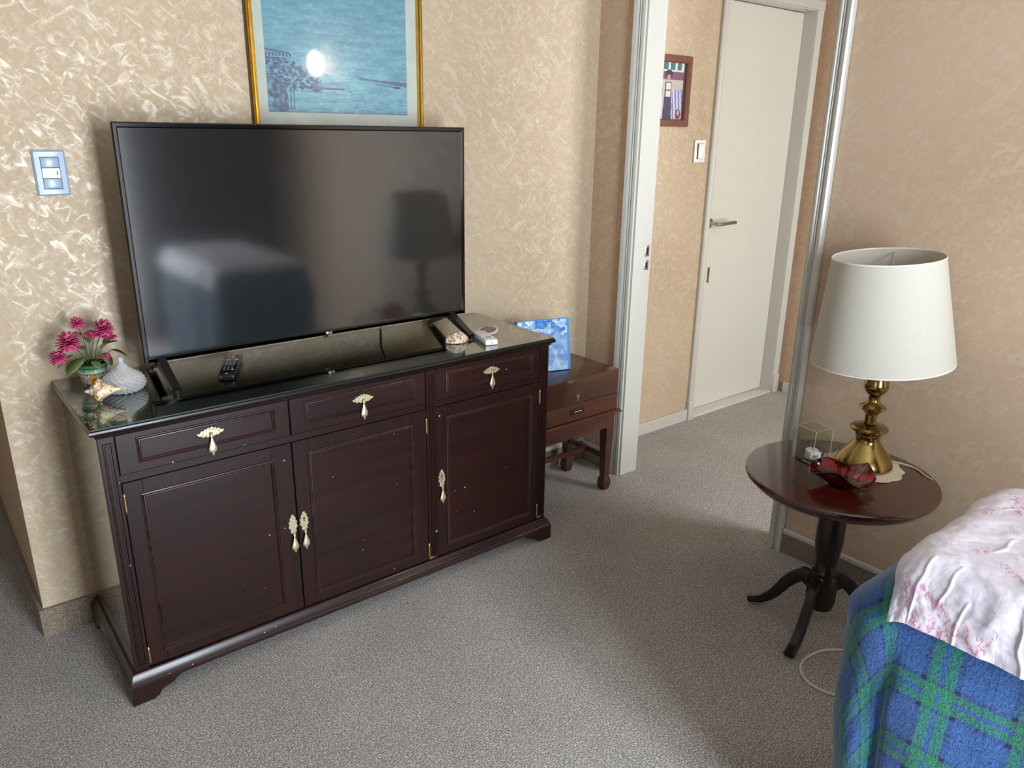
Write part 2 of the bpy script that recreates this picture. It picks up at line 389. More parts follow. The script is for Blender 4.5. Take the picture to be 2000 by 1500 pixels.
bm = B(); box(bm, XE - .014, XE, -2.1, YH - .045, 0, .062, .003); struct('baseboard_hall_end', bm, M_white)

# doorway between the room and the hall
d1 = B(); box(d1, XR - .004, XR + .098, YJ - .012, YJ + .002, 0, DT); box(d1, XR - .004, XR + .098, YN - .002, YN + .012, 0, DT); box(d1, XR - .004, XR + .098, YN + .012, YJ - .012, DT - .014, DT)
door1 = struct('door_1', d1, M_white)
def casing(parent, yi, yo, name='casing'):
    s = 1 if yo > yi else -1
    prof = [(0, 0), (0, .010), (.010, .014), (.016, .009), (.020, .014), (.024, .009), (.032, .018), (.044, .022), (.050, .016), (.050, 0)]
    k = abs(yo - yi) / .05
    bm = B(); prism(bm, [(XR - .004 - d, yi + s * w * k) for w, d in prof], 0, DT + .05, 'Z'); return obj(name, bm, M_white, parent, ang=25)
casing(door1, YJ - .004, YJ + .050); casing(door1, YN + .004, YN - .044)
for z0, z1 in ((.955, 1.0), (.90, .94)):
    bm = B(); box(bm, XR + .062, XR + .086, YJ - .0135, YJ - .0119, z0, z1, .0005); p = obj('strike_plate', bm, M_steel, door1)
    bm = B(); box(bm, XR + .068, XR + .079, YJ - .0142, YJ - .0134, z0 + .008, z1 - .008); obj('latch_hole', bm, M_dark_hole, p, sm=False)

# hall door
YLF = YH + .066
bm = B(); box(bm, XD0 + .002, XD1 - .002, YLF, YLF + .04, .012, HD - .006, .002); door2 = struct('door_2', bm, M_cream)
bm = B()
box(bm, XD0 - .001, XD0 + .001, YH - .004, YH + .138, 0, HD + .004); box(bm, XD1 - .001, XD1 + .012, YH - .004, YH + .138, 0, HD + .004); box(bm, XD0, XD1, YH - .004, YH + .138, HD - .003, HD + .004)
obj('lining', bm, M_white, door2, sm=False)
bm = B(); cp = [(0, 0), (0, .010), (.012, .015), (.020, .010), (.040, .018), (.044, .014), (.044, 0)]
prism(bm, [(XD0 - w, YH - d) for w, d in cp], .105, HD + .044, 'Z'); prism(bm, [(XD1 + .001 + w, YH - d) for w, d in cp], .105, HD + .044, 'Z')
prism(bm, [(XD0 - .046, HD + .002), (XD1 + .047, HD + .002), (XD1 + .047, HD + .045), (XD0 - .046, HD + .045)], YH - .0175, YH - .0005, 'Y')
obj('casing', bm, M_white, door2, ang=25)
for xa, xb in ((XD0 - .047, XD0), (XD1 + .001, XD1 + .049)):
    bm = B(); box(bm, xa, xb, YH - .022, YH - .0005, 0, .108, .002); obj('plinth_block', bm, M_white, door2)
bm = B(); box(bm, XD0 + .002, XD1 - .002, YH - .01, YLF + .03, .0, .011, .002); obj('threshold', bm, M_cream, door2)
bm = B(); hx = 2.945
tube(bm, [(hx, YLF, 1.006), (hx, YLF - .05, 1.006)], .010, 12); tube(bm, spline([(hx - .004, YLF - .05, 1.006), (hx + .03, YLF - .058, 1.004), (hx + .10, YLF - .056, 1.006), (hx + .145, YLF - .054, 1.006)], 4), .0095, 12)
lathe(bm, [(.004, 0), (.024, 0), (.024, .006), (.004, .006)], n=24, fn=lambda p, a, r, z: Vector((hx + p.x, YLF - p.z, 1.006 + p.y)))
obj('door_handle', bm, M_steel, door2)
bm = B(); prism(bm, [(hx + .014 * math.cos(a), .925 + .024 * math.sin(a)) for a in [i * PI / 10 for i in range(20)]], YLF - .004, YLF, 'Y'); obj('keyhole_cover', bm, M_cream, door2)
bm = B(); frame_ring(bm, 2.968, 2.985, .70, .78, [(0, YLF - .002), (.0015, YLF - .002), (.0015, YLF), (0, YLF)]); box(bm, 2.9695, 2.9835, YLF - .001, YLF, .7015, .7785); obj('latch_plate', bm, M_hinge, door2, sm=False)

# ---------------------------------------------------------------- sideboard
def rect_loft(bm, x0, x1, y0, y1, prof, cap=True):
    R = []
    for o, z in prof: R.append([bm.verts.new(p) for p in ((x0 - o, y0 - o, z), (x1 + o, y0 - o, z), (x1 + o, y1 + o, z), (x0 - o, y1 + o, z))])
    for a, b in zip(R, R[1:]):
        for i in range(4):
            j = (i + 1) % 4; bm.faces.new((a[i], a[j], b[j], b[i]))
    if cap: bm.faces.new(R[0][::-1]); bm.faces.new(R[-1])
    return bm
WS = 1.4036; YBK = D - .014
sb = thing('sideboard', 'wide dark mahogany sideboard with three drawers over three panelled doors, under the television', 'sideboard', (0, 0, 0))
bm = B(); box(bm, .018, WS - .018, .014, YBK, .062, .737); obj('carcass', bm, M_mahog_v, sb, sm=False)
for x0, x1 in ((0, .018), (WS - .018, WS)):
    bm = B(); box(bm, x0, x1, .006, YBK, .06, .738, .0012, 1); obj('side_panel', bm, M_mahog_side, sb)
bm = B(); rect_loft(bm, 0, WS, 0, D - .0185, [(-.004, .7375), (.004, .739), (.006, .7455), (.011, .7475), (.0160, .7515), (.0168, .7555), (.0155, .7600), (.0125, .7618)]); obj('top', bm, M_top, sb, ang=25)
bm = B(); rect_loft(bm, 0, WS, 0, YBK, [(.0195, .046), (.0200, .056), (.0150, .060), (.0165, .064), (.0110, .071), (.0090, .077), (.0040, .083), (-.006, .0845)]); obj('plinth_moulding', bm, M_mahog_edge, sb, ang=25)
# bracket feet
fp = [(0, 0), (.052, 0), (.066, .008), (.072, .020), (.084, .024), (.100, .028), (.112, .036), (.125, .0455), (0, .0455)]
def foot(xc, sx, yc, sy):
    bm = B(); prism(bm, [(xc + sx * a, b) for a, b in fp], yc, yc + sy * .018, 'Y')
    prism(bm, [(yc + sy * (a + .0182), b) for a, b in [(p[0] * .8, p[1]) for p in fp]], xc, xc + sx * .018, 'X')
    obj('bracket_foot', bm, M_mahog_v, sb, sm=False)
foot(-.0195, 1, -.0195, 1); foot(WS + .0195, -1, -.0195, 1); foot(-.0195, 1, YBK + .018, -1); foot(WS + .0195, -1, YBK + .018, -1)
# pilasters with a reeded strip
for x0, x1 in ((.0, .036), (.905, .939), (1.367, WS)):
    bm = B(); box(bm, x0 + (.0005 if x0 < .01 else 0), x1, -.001, .0138, .0845, .7374, .0008, 1)
    xm = (x0 + x1) / 2 + .002
    frame_ring(bm, xm - .011, xm + .011, .10, .722, [(0, -.001), (.0012, -.0042), (.0035, -.0042), (.0048, -.001)])
    for k in (-.0035, .0035): box(bm, xm + k - .0018, xm + k + .0018, -.0035, -.0008, .107, .715)
    obj('pilaster', bm, M_mahog_v, sb, sm=False)
for x0, x1 in ((.037, .904), (.940, 1.366)):
    bm = B(); box(bm, x0, x1, .004, .0139, .6135, .6325); obj('drawer_rail', bm, M_mahog, sb, sm=False)
wing = [(0, .013), (.005, .016), (.009, .011), (.013, .013), (.017, .008), (.022, .0095), (.026, .004), (.034, .003), (.030, -.003), (.024, -.004), (.019, -.0085), (.013, -.006), (.008, -.0105), (.003, -.008)]
wing = wing + [(-a, b) for a, b in wing[::-1] if a > 0]
esc = [(0, .033), (.004, .031), (.005, .025), (.009, .022), (.008, .015), (.013, .010), (.0105, .002), (.014, -.005), (.009, -.011), (.007, -.017), (.009, -.022), (.003, -.026)]
esc = esc + [(-a, b) for a, b in esc[::-1] if a > 0]
def brass_pull(parent, x, z, shape, y=0.0, drop_z=-.002, key=False):
    bm = B(); prism(bm, [(x + a, z + b) for a, b in shape], y - .0022, y - .0002, 'Y')
    for a, b in shape[::2]: lathe(bm, [(.0008, .0022), (.0026, .0022), (.002, .0034), (.0006, .0038)], n=8, fn=lambda p, q, r, zz, a=a, b=b: Vector((x + a * .8 + p.x, y - p.z, z + b * .8 + p.y)))
    lathe(bm, [(.001, .002), (.0055, .002), (.005, .005), (.003, .009), (.001, .010)], n=12, fn=lambda p, q, r, zz: Vector((x + p.x, y - p.z, z + drop_z + p.y)))
    pl = obj('brass_handle', bm, M_brass, parent, ang=50)
    bm = B(); zt = z + drop_z - .002
    lathe(bm, [(.0006, 0), (.0030, -.001), (.0032, -.005), (.0018, -.008), (.0030, -.011), (.0040, -.016), (.0105, -.034), (.0112, -.040), (.0082, -.046), (.0025, -.050), (.0032, -.053), (.0008, -.056)], n=16,
          fn=lambda p, a, r, zz: Vector((p.x, p.y * .30, p.z)), c=(x, y - .008, zt))
    obj('drop', bm, M_brass, pl)
    if key:
        bm = B(); lathe(bm, [(.0006, .0023), (.0030, .0023), (.0030, .003), (.0006, .003)], n=12, fn=lambda p, q, r, zz: Vector((x + p.x, y - p.z, z + .012 + p.y)))
        box(bm, x - .0013, x + .0013, y - .003, y - .0023, z + .002, z + .011); obj('keyhole', bm, M_dark_hole, pl, sm=False)
MP = [(0, .000), (.0006, -.0032), (.003, -.0042), (.0048, -.0012), (.0062, -.0036), (.0084, -.0040), (.0104, -.0006), (.0112, .0042), (0, .0042)]
def drawer(x0, x1, r0, r1, hx):
    bm = B(); box(bm, x0, x1, 0, .0135, .6340, .7370, .0015, 1)
    d = obj('drawer', bm, M_mahog, sb)
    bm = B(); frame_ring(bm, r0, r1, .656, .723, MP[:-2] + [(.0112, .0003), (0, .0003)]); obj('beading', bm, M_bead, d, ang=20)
    brass_pull(d, hx, .693, wing)
def door(x0, x1, r0, r1, hx, hinge_x, key, z0=.0885, z1=.6120):
    zb, zt = z0 + .028, z1 - .036; e = .006
    bm = B(); box(bm, x0, r0 + e, 0, .0135, z0, z1, .0012, 1); box(bm, r1 - e, x1, 0, .0135, z0, z1, .0012, 1)
    box(bm, r0 + e, r1 - e, .0002, .0135, z0, zb + e); box(bm, r0 + e, r1 - e, .0002, .0135, zt - e, z1)
    d = obj('cabinet_door', bm, M_mahog_v, sb, sm=False)
    bm = B(); box(bm, r0 + e, r1 - e, .0036, .0125, zb + e, zt - e); obj('door_panel', bm, M_mahog, d, sm=False)
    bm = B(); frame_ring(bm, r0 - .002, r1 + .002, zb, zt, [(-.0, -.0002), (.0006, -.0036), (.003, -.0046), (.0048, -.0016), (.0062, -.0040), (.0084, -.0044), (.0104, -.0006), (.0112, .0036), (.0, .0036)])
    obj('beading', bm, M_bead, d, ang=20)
    brass_pull(d, hx, .365, esc, drop_z=-.026, key=key)
    for hz, L in ((.559, False), (.121, True)):
        bm = B(); tube(bm, [(hinge_x, -.003, hz - .020), (hinge_x, -.003, hz + .020)], .0032, 10)
        lathe(bm, [(.0006, .020), (.0034, .021), (.0022, .025), (.0006, .028)], c=(hinge_x, -.003, hz), n=10); lathe(bm, [(.0006, -.028), (.0022, -.025), (.0034, -.021), (.0006, -.020)], c=(hinge_x, -.003, hz), n=10)
        if L and key: box(bm, hinge_x, hinge_x + .020, -.0045, -.0018, hz - .031, hz - .024, .0008, 1)
        obj('hinge', bm, M_hinge, d)
drawer(.038, .4665, .082, .428, .257); drawer(.4700, .9035, .511, .864, .690); drawer(.9405, 1.3655, .978, 1.330, 1.156)
door(.038, .4655, .077, .414, .452, .0385, False); door(.4690, .9035, .512, .852, .4855, .9025, True); door(.9405, 1.3655, .978, 1.331, .957, 1.3655, True)

gt = B(); box(gt, -.013, WS + .013, -.013, D - .004, .7620, .7668, .0008, 1)
gl = obj('glass_sheet', gt, M_sheetglass, None); gl.data.materials.append(M_glassedge)
for p in gl.data.polygons:
    if abs(p.normal.z) < .5: p.material_index = 1
tag(gl, 'clear glass sheet with green edges covering the top of the wide sideboard', 'glass sheet')
GZ = .767

# ---------------------------------------------------------------- television
TX0, TX1, TZ0, TZ1, TY = .184, 1.243, .8225, 1.4415, .262
tv = thing('television', 'large flat black television standing on the glass-topped sideboard, switched off', 'television', (.7135, TY, GZ)); 
def tvo(name, bm, m, **k):
    o = obj(name, bm, m, tv, **k); o.matrix_parent_inverse = Matrix.Translation(-Vector((.7135, TY, GZ))); return o
bm = B(); frame_ring(bm, TX0, TX1, TZ0, TZ1, [(.0, TY + .004), (.0035, TY), (.011, TY), (.0145, TY + .0035), (.0145, TY + .010), (.006, TY + .010)])
box(bm, TX0 + .01, TX1 - .01, TY, TY + .01, TZ0 + .001, TZ0 + .0165, .001, 1); tvo('bezel', bm, M_black_gloss, ang=25)
bm = B(); box(bm, TX0 + .012, TX1 - .012, TY + .0032, TY + .006, TZ0 + .0160, TZ1 - .012); tvo('screen', bm, M_screen, sm=False)
bm = B(); box(bm, TX0 + .010, TX1 - .010, TY + .0105, TY + .032, TZ0 + .006, TZ1 - .010, .003); box(bm, TX0 + .12, TX1 - .12, TY + .034, TY + .072, TZ0 + .03, TZ0 + .36, .012); tvo('back_cover', bm, M_black_matt)
for fx in (.226, 1.180):
    def leg(p0, p1, w0, w1):
        bm = B(); a = Vector(p0); b = Vector(p1); d = (b - a).normalized(); s = Vector((1, 0, 0)); u = d.cross(s)
        R = []
        for p, w in ((a, w0), (b, w1)): R.append([bm.verts.new(p + s * i * .011 + u * j * w) for i, j in ((-1, -1), (1, -1), (1, 1), (-1, 1))])
        for i in range(4): bm.faces.new((R[0][i], R[0][(i + 1) % 4], R[1][(i + 1) % 4], R[1][i]))
        bm.faces.new(R[0][::-1]); bm.faces.new(R[1]); return bm
    bm = leg((fx, TY + .012, TZ0 + .006), (fx, .142, GZ + .0085), .013, .006)
    m2 = leg((fx, TY + .020, TZ0 + .006), (fx + .004, .395, GZ + .0085), .012, .006)
    me = bpy.data.meshes.new('t'); m2.to_mesh(me); m2.free(); bm.from_mesh(me)
    for yy in (.142, .395): lathe(bm, [(.002, 0), (.0095, 0), (.0095, .009), (.002, .009)], c=(fx, yy, GZ), n=14)
    box(bm, fx - .014, fx + .014, TY + .002, TY + .034, TZ0 - .008, TZ0 + .006, .002)
    tvo('stand_leg', bm, M_black)
ML = Matrix.Translation(Vector((.727, TY - .0006, .8275))) @ Matrix.Rotation(PI / 2, 4, 'X')
M_logo = simple('silver_logo', rgb(225, 225, 228), .3, metal=.3)
mkt = text_mesh('logo', 'LG', .0095, M_logo, tv, ML); mkt.matrix_parent_inverse = Matrix.Translation(-Vector((.7135, TY, GZ)))
bm = B(); lathe(bm, [(.0026, 0), (.0040, 0), (.0040, .0006), (.0026, .0006)], n=20, fn=lambda p, a, r, z: Vector((.7160 + p.x, TY - .0004 - p.z, .8312 + p.y)))
box(bm, .7156, .7164, TY - .001, TY - .0004, .8290, .8335); box(bm, .7156, .7180, TY - .001, TY - .0004, .8290, .8297); tvo('logo_emblem', bm, M_logo, sm=False)
M_led = NT('standby_led'); M_led.b.inputs['Base Color'].default_value = rgb(160, 10, 10); M_led.b.inputs['Emission Color'].default_value = (1, .03, .03, 1); M_led.b.inputs['Emission Strength'].default_value = 60; M_led = M_led.m
bm = B(); box(bm, .706, .720, TY + .001, TY + .012, TZ0 - .006, TZ0 + .001, .001); so = tvo('sensor', bm, M_black)
bm = B(); lathe(bm, [(.0003, 0), (.0022, 0), (.0014, -.0012), (.0003, -.0014)], n=12, c=(.713, TY + .006, TZ0 - .006)); o = obj('standby_light', bm, M_led, so); o.matrix_parent_inverse = so.matrix_parent_inverse
bm = B(); tube(bm, spline([(1.00, TY + .06, .90), (1.002, .40, .875), (1.004, .440, .84), (1.005, .4435, .80), (1.006, .4435, .7705)], 6), .0028, 8); tvo('cable', bm, M_black_matt)

# ---------------------------------------------------------------- picture above the television
def harbour(u, v):
    # teal sky and water, a dark town on the left shore, low land and a boat on the right
    n = nz(u * 7, v * 26, 1, 4); n2 = nz(u * 30, v * 70, 3, 3)
    r, g, b = 104, 156, 172
    k = n * 16 + n2 * 12
    if v < .30: k += 6 + nz(u * 12, v * 80, 9, 3) * 14
    r += k * 1.0; g += k; b += k * .8
    sky = max(0, (v - .62)) * 36; r -= sky * 1.5; g -= sky * 1.0; b -= sky * .9
    # glow low in the middle of the scene
    e = math.exp(-(((u - .46) / .22) ** 2 + ((v - .30) / .16) ** 2)); r += 22 * e; g += 18 * e; b += 14 * e
    dk = 0
    shore = .335 - u * .40 + .03 * nz(u * 16, 2)
    if u < .36 and .15 < v < shore + .10 - max(0, u - .2) * .2: 
        dk = max(0, min(1, .5 + nz(u * 42, v * 46, 5, 3) * 1.5))
    if u < .17 and v > .385 and v < .435 - u * .12: dk = .12 + (.75 if (int(u * 90) % 2 == 0 and .392 < v < .415) else 0)
    if u < .16 and abs(v - (.437 - u * .12)) < .006: dk = .8
    if u < .13 and v < .235 + .04 * math.cos(u * 18): dk = max(0, min(1, .62 + nz(u * 30, v * 30, 8, 3)))
    if .25 < u < .52 and abs(v - .185 + (u - .25) * .02) < .008 + .012 * max(0, .38 - u) : dk = max(dk, .6)
    for px, pw in ((.085, .006), (.115, .005), (.15, .005), (.17, .004)):
        if abs(u - px) < pw and .015 < v < .17: dk = .8
    if u > .63 and abs(v - (.268 - (u - .63) * .085)) < .006 + .012 * max(0, u - .72) / .28 + .006 * nz(u * 40, 1): dk = .7
    if .75 < u < .93 and abs(v - (.235 - (u - .75) * .15)) < .004: dk = .7
    if .885 < u < .955 and abs(v - .213) < .010 * (1 - ((u - .92) / .036) ** 2): dk = .95
    if abs(u - .915) < .004 and .215 < v < .25: dk = .6
    if v < .03 and u > .62: dk = max(dk, .35 * max(0, nz(u * 60, v * 60, 4, 2) + .3))
    if v < .012: dk = max(dk, .35)
    dr, dg, db = 74, 84, 112
    return rgb(max(0, min(255, r + (dr - r) * dk)), max(0, min(255, g + (dg - g) * dk)), max(0, min(255, b + (db - b) * dk)))
PX0, PX1, PH = .612, 1.196, .50
PT = math.radians(.5)
pc = thing('framed_picture', 'gilt-framed print of a teal harbour with a boat, hanging above the television', 'picture', (.904, D - .014, 1.418))
pc.rotation_euler = (PT, 0, 0)
w2 = (PX1 - PX0) / 2
bm = B(); frame_ring(bm, -w2, w2, 0, PH, [(0, .010), (0, -.004), (.003, -.009), (.007, -.006), (.010, -.011), (.013, -.011), (.016, -.005), (.0175, -.005), (.0185, 0), (.0185, .010)]); fr = obj('frame', bm, M_gold, pc, ang=25)
bm = B(); frame_ring(bm, -w2 - .0012, w2 + .0012, -.0012, PH + .0012, [(0, .012), (0, -.002), (.0012, -.0045), (.0014, .012)]); obj('outer_edge', bm, M_gold_dark, fr, sm=False)
bm = B(); box(bm, -w2 + .012, w2 - .012, .006, .010, .012, PH - .012); obj('mount_board', bm, M_mount, pc, sm=False)
aw0, aw1, az0, az1 = .662 - .904, 1.139 - .904, 1.477 - 1.418, PH - .045
grid_print('print', aw1 - aw0, az1 - az0, 300, 260, harbour, M_print, pc, Matrix.Translation(Vector(((aw0 + aw1) / 2, .0052, (az0 + az1) / 2))))
bm = B(); box(bm, -w2 + .017, w2 - .017, .0020, .0036, .017, PH - .017); obj('glass_pane', bm, M_pane, pc, sm=False)

# unseen wall lamp, added along the right wall to make the picture-glass glint
wl = thing('glint_lamp', 'small lit lamp added out of view on the right wall for the glint in the picture glass', 'lamp', (2.03, -1.93, 1.665))
bm = B(); lathe(bm, [(.002, 0), (.045, 0), (.042, .012), (.015, .018), (.002, .018)], n=24, fn=lambda p, a, r, z: Vector((-z, p.x, p.y))); 
tube(bm, [(-.01, 0, 0), (-.07, 0, 0), (-.085, 0, .02)], .007, 10); lathe(bm, [(.004, .015), (.02, .017), (.022, .035), (.004, .036)], c=(-.085, 0, 0), n=20); obj('bracket', bm, M_brass_lamp, wl)
M_bulb = NT('lit_bulb'); M_bulb.b.inputs['Emission Color'].default_value = (1, .97, .92, 1); M_bulb.b.inputs['Emission Strength'].default_value = 36; M_bulb = M_bulb.m
bm = B(); lathe(bm, [(.012, .036), (.030, .05), (.040, .08), (.040, .12), (.030, .15), (.006, .165)], c=(-.085, 0, 0), n=24); obj('shade', bm, M_bulb, wl)

# ---------------------------------------------------------------- switches and photograph in the hall
def switch_plate(name, label, x0, x1, z0, z1, y, mat, n, bev=.004, knob=None):
    t = thing(name, label, 'light switch', ((x0 + x1) / 2, y, (z0 + z1) / 2)); hw, hh = (x1 - x0) / 2, (z1 - z0) / 2
    bm = B(); prof = [(0, 0), (0, -.004), (.004, -.008), (hw * .42, -.0095), (hw * .46, -.0065), (hw * .46, 0)]
    frame_ring(bm, -hw, hw, -hh, hh, prof)
    for v in bm.verts:
        if abs(abs(v.co.x) - hw) < 1e-5: pass
    obj('plate', bm, mat, t, ang=30)
    return t, hw, hh
t, hw, hh = switch_plate('light_switch', 'pale blue-grey three-module light switch on the wall left of the television', .031, .106, 1.257, 1.370, D, M_switch_blue, 3)
for k in range(3):
    z0 = -hh + hw * .46 + k * (2 * hh - hw * .92) / 3; z1 = z0 + (2 * hh - hw * .92) / 3
    bm = B(); box(bm, -hw * .54, hw * .54, -.0088 if k != 1 else -.0095, 0, z0 + .0006, z1 - .0006, .001, 2)
    m_ = obj('switch_module', bm, M_switch_blue if k != 1 else M_switch_white, t, label='white rocker module' if k == 1 else None)
    if k == 1: bm = B(); box(bm, .0125, .0145, -.0100, -.0094, z0 + .008, z1 - .008); obj('indicator', bm, M_dark_hole, m_, sm=False)
t = thing('light_switch', 'white rocker light switch on the hall wall beside the cream door', 'light switch', (2.730, YH, 1.355))
bm = B(); box(bm, -.040, .040, -.009, 0, -.051, .051, .006, 3); obj('plate', bm, M_switch_white, t)
bm = B(); box(bm, -.023, .023, -.0105, -.0088, -.035, .035, .001, 1); sh_ = obj('rocker_surround', bm, M_dark_hole, t, sm=False)
bm = B(); box(bm, -.020, .0225, -.017, -.0104, -.034, .034, .003, 2); obj('rocker', bm, M_switch_white, t)

def portrait(u, v):
    c = (196, 186, 178)
    if v > .70: c = (120, 88, 110)
    if v > .86: c = (60, 120, 120) if (int(u * 14) % 3) else (220, 225, 220)
    if .84 < v < .865: c = (225, 225, 220)
    if v < .20: c = (205, 200, 196)
    if v < .55 and (u < .30 or u > .62): c = (120, 130, 180) if int((u * 20 + v * 3)) % 2 else (205, 212, 225)
    du = u - .47
    if v < .66 and abs(du) < .10 + .10 * max(0, .55 - v) * .8: c = (54, 58, 92)
    if .40 < v < .64 and abs(du - .0) < .075: c = (222, 216, 208)
    if .50 < v < .53 and abs(du) < .075: c = (120, 110, 110)
    if (du / .06) ** 2 + ((v - .74) / .055) ** 2 < 1: c = (188, 150, 140)
    if (du / .115) ** 2 + ((v - .79) / .085) ** 2 < 1 and not ((du / .055) ** 2 + ((v - .735) / .055) ** 2 < 1): c = (58, 44, 60)
    if (u - .83) ** 2 / .007 + (v - .10) ** 2 / .008 < 1: c = (110, 40, 60)
    if (u - .83) ** 2 / .002 + (v - .12) ** 2 / .002 < 1: c = (210, 170, 160)
    if u > .93: c = (60, 24, 44)
    k = 1 + .05 * nz(u * 30, v * 40)
    return rgb(*[max(0, min(255, q * k)) for q in c])
hp = thing('photo_frame', 'brown wooden photo frame with a graduation portrait on the hall wall', 'photo frame', (2.485, YH - .001, 1.6075))
bm = B(); frame_ring(bm, -.135, .135, -.1465, .1465, [(0, 0), (0, -.010), (.004, -.016), (.026, -.016), (.031, -.009), (.031, 0)]); obj('frame', bm, M_brown_frame, hp, ang=30)
grid_print('photograph', .21, .233, 60, 70, portrait, M_print, hp, Matrix.Translation(Vector((0, -.003, 0))))
bm = B(); box(bm, -.104, .104, -.0070, -.0055, -.1155, .1155); obj('glass_pane', bm, M_pane, hp, sm=False)

# ---------------------------------------------------------------- chest on stand
CX0, CX1, CY0, CY1 = 1.450, 1.902, .128, .412
ch = thing('chest_on_stand', 'reddish mahogany cutlery chest on a low stand with slender legs, right of the sideboard', 'chest', (0, 0, 0))
bm = B(); box(bm, CX0, CX1, CY0, CY1, .362, .4315, .0015, 1); cb = obj('chest_box', bm, M_chest, ch)
bm = B(); box(bm, CX0, CX1, CY0, CY1, .4325, .534, .003, 2); lid = obj('lid', bm, M_chest_dark, ch)
bm = B(); prism(bm, [(1.677 + a, .460 + b) for a, b in [(-.010, .010), (-.004, .007), (0, .012), (.004, .007), (.010, .010), (.008, .001), (.004, -.006), (.002, -.020), (-.002, -.020), (-.004, -.006), (-.008, .001)]], CY0 - .0016, CY0, 'Y'); obj('keyhole_plate', bm, M_hinge, lid, sm=False)
bm = B(); frame_ring(bm, 1.638, 1.716, .386, .414, [(0, 0), (0, -.002), (.007, -.002), (.007, 0)], c=(0, CY0, 0)); hp2 = obj('recessed_handle', bm, M_gold_dark, cb, sm=False)
bm = B(); box(bm, 1.6455, 1.7085, CY0 - .0008, CY0, .3935, .4065); obj('recess', bm, M_dark_hole, cb, sm=False)
bm = B(); tube(bm, [(1.656, CY0 - .002, .400), (1.698, CY0 - .002, .400)], .0028, 8); obj('handle_bar', bm, M_steel, cb)
bm = B(); rect_loft(bm, CX0 + .004, CX1 - .004, CY0 + .004, CY1 - .004, [(.012, .346), (.018, .350), (.018, .356), (.012, .3615)]); obj('stand_moulding', bm, M_chest, ch)
bm = B(); rect_loft(bm, CX0 + .006, CX1 - .006, CY0 + .006, CY1 - .006, [(0, .286), (0, .3458)]); obj('apron', bm, M_chest, ch, sm=False)
LG = []
for lx in (CX0 + .030, CX1 - .026):
    for ly in (CY0 + .026, CY1 - .026):
        bm = B(); R = []
        for w, z in ((.0200, .2858), (.0200, .262), (.0140, .07), (.0135, .062), (.0190, .045), (.0200, .030), (.0150, .004), (.0140, 0)):
            R.append([bm.verts.new((lx + a * w, ly + b * w, z)) for a, b in ((-1, -1), (1, -1), (1, 1), (-1, 1))])
        for a, b in zip(R, R[1:]):
            for i in range(4): bm.faces.new((a[i], a[(i + 1) % 4], b[(i + 1) % 4], b[i]))
        bm.faces.new(R[0][::-1]); bm.faces.new(R[-1]); obj('leg', bm, M_chest_dark, ch, ang=60)
for y0, y1, x0, x1 in ((CY0 + .0405, CY1 - .0405, CX1 - .034, CX1 - .020), (CY0 + .0405, CY1 - .0405, CX0 + .022, CX0 + .036)):
    bm = B(); box(bm, x0, x1, y0, y1, .138, .158, .001, 1); obj('stretcher', bm, M_chest_dark, ch)
bm = B(); box(bm, CX0 + .0365, CX1 - .0345, (CY0 + CY1) / 2 - .007, (CY0 + CY1) / 2 + .007, .138, .158, .001, 1); obj('stretcher', bm, M_chest, ch)

# small blue picture board on the chest
bd = thing('picture_board', 'small bright blue board printed with pale hydrangea-like blooms, standing on the chest', 'picture', (1.731, .232, .5365), math.radians(-16))
bd.rotation_euler = (math.radians(-8), 0, math.radians(-16))
M_blue_edge = simple('bright_blue_edge', rgb(70, 158, 222), .5)
bm = B(); box(bm, -.225, .0, 0, .014, 0, .205, .0008, 1); obj('board', bm, M_blue_edge, bd)
def blooms(u, v):
    n = nz(u * 6, v * 6, 2, 4); n2 = nz(u * 16 + 3, v * 16, 7, 3)
    r, g, b = 108, 148, 214
    if v > .72 + .1 * nz(u * 5, 1): r, g, b = (50, 120, 210) if n > -.05 else (190, 215, 235)
    k = n * 60 + n2 * 45; r += k * .8 + (1 - v) * 50; g += k * .7 + (1 - v) * 44; b += k * .3 + (1 - v) * 14
    if u < .35 and v > .6: r, g, b = r + 60, g + 50, b + 20
    if u > .95: r, g, b = 60, 150, 220
    return rgb(*[max(0, min(255, q)) for q in (r, g, b)])
grid_print('print', .221, .201, 70, 64, blooms, M_print, bd, Matrix.Translation(Vector((-.1125, -.0006, .1025))))
bm = B(); prism(bm, [(.0145, .15), (.017, .15), (.060, .0125), (.054, .0125)], -.13, -.10, 'X'); obj('easel_back', bm, M_dark_hole, bd, sm=False)

# ---------------------------------------------------------------- round tripod table
TC = Vector((1.712, -.922, 0)); TZ = .512; TR = .262
tb = thing('pedestal_table', 'small round dark mahogany pedestal table with three curved legs, under the lamp', 'table', TC)
bm = B(); lathe(bm, [(.10, TZ - .040), (TR - .034, TZ - .040), (TR - .022, TZ - .036), (TR - .014, TZ - .026), (TR - .010, TZ - .018), (TR - .002, TZ - .015), (TR - .0005, TZ - .010), (TR - .001, TZ - .004), (TR - .004, TZ - .0004), (TR - .007, TZ)], n=96); obj('tabletop', bm, M_table, tb, ang=35)
bm = B(); lathe(bm, [(.020, TZ - .0405), (.085, TZ - .0405), (.085, TZ - .048), (.070, TZ - .050), (.020, TZ - .050)], n=40); obj('block', bm, M_table_dark, tb)
bm = B(); lathe(bm, [(.02, .4615), (.046, .4615), (.048, .45), (.041, .437), (.037, .43), (.0375, .40), (.039, .37), (.040, .33), (.0395, .29), (.036, .26), (.032, .24), (.031, .21), (.036, .20), (.038, .192), (.036, .184), (.040, .176), (.043, .15), (.043, .10), (.038, .075), (.018, .064)], n=36); obj('column', bm, M_table_dark, tb, ang=30)
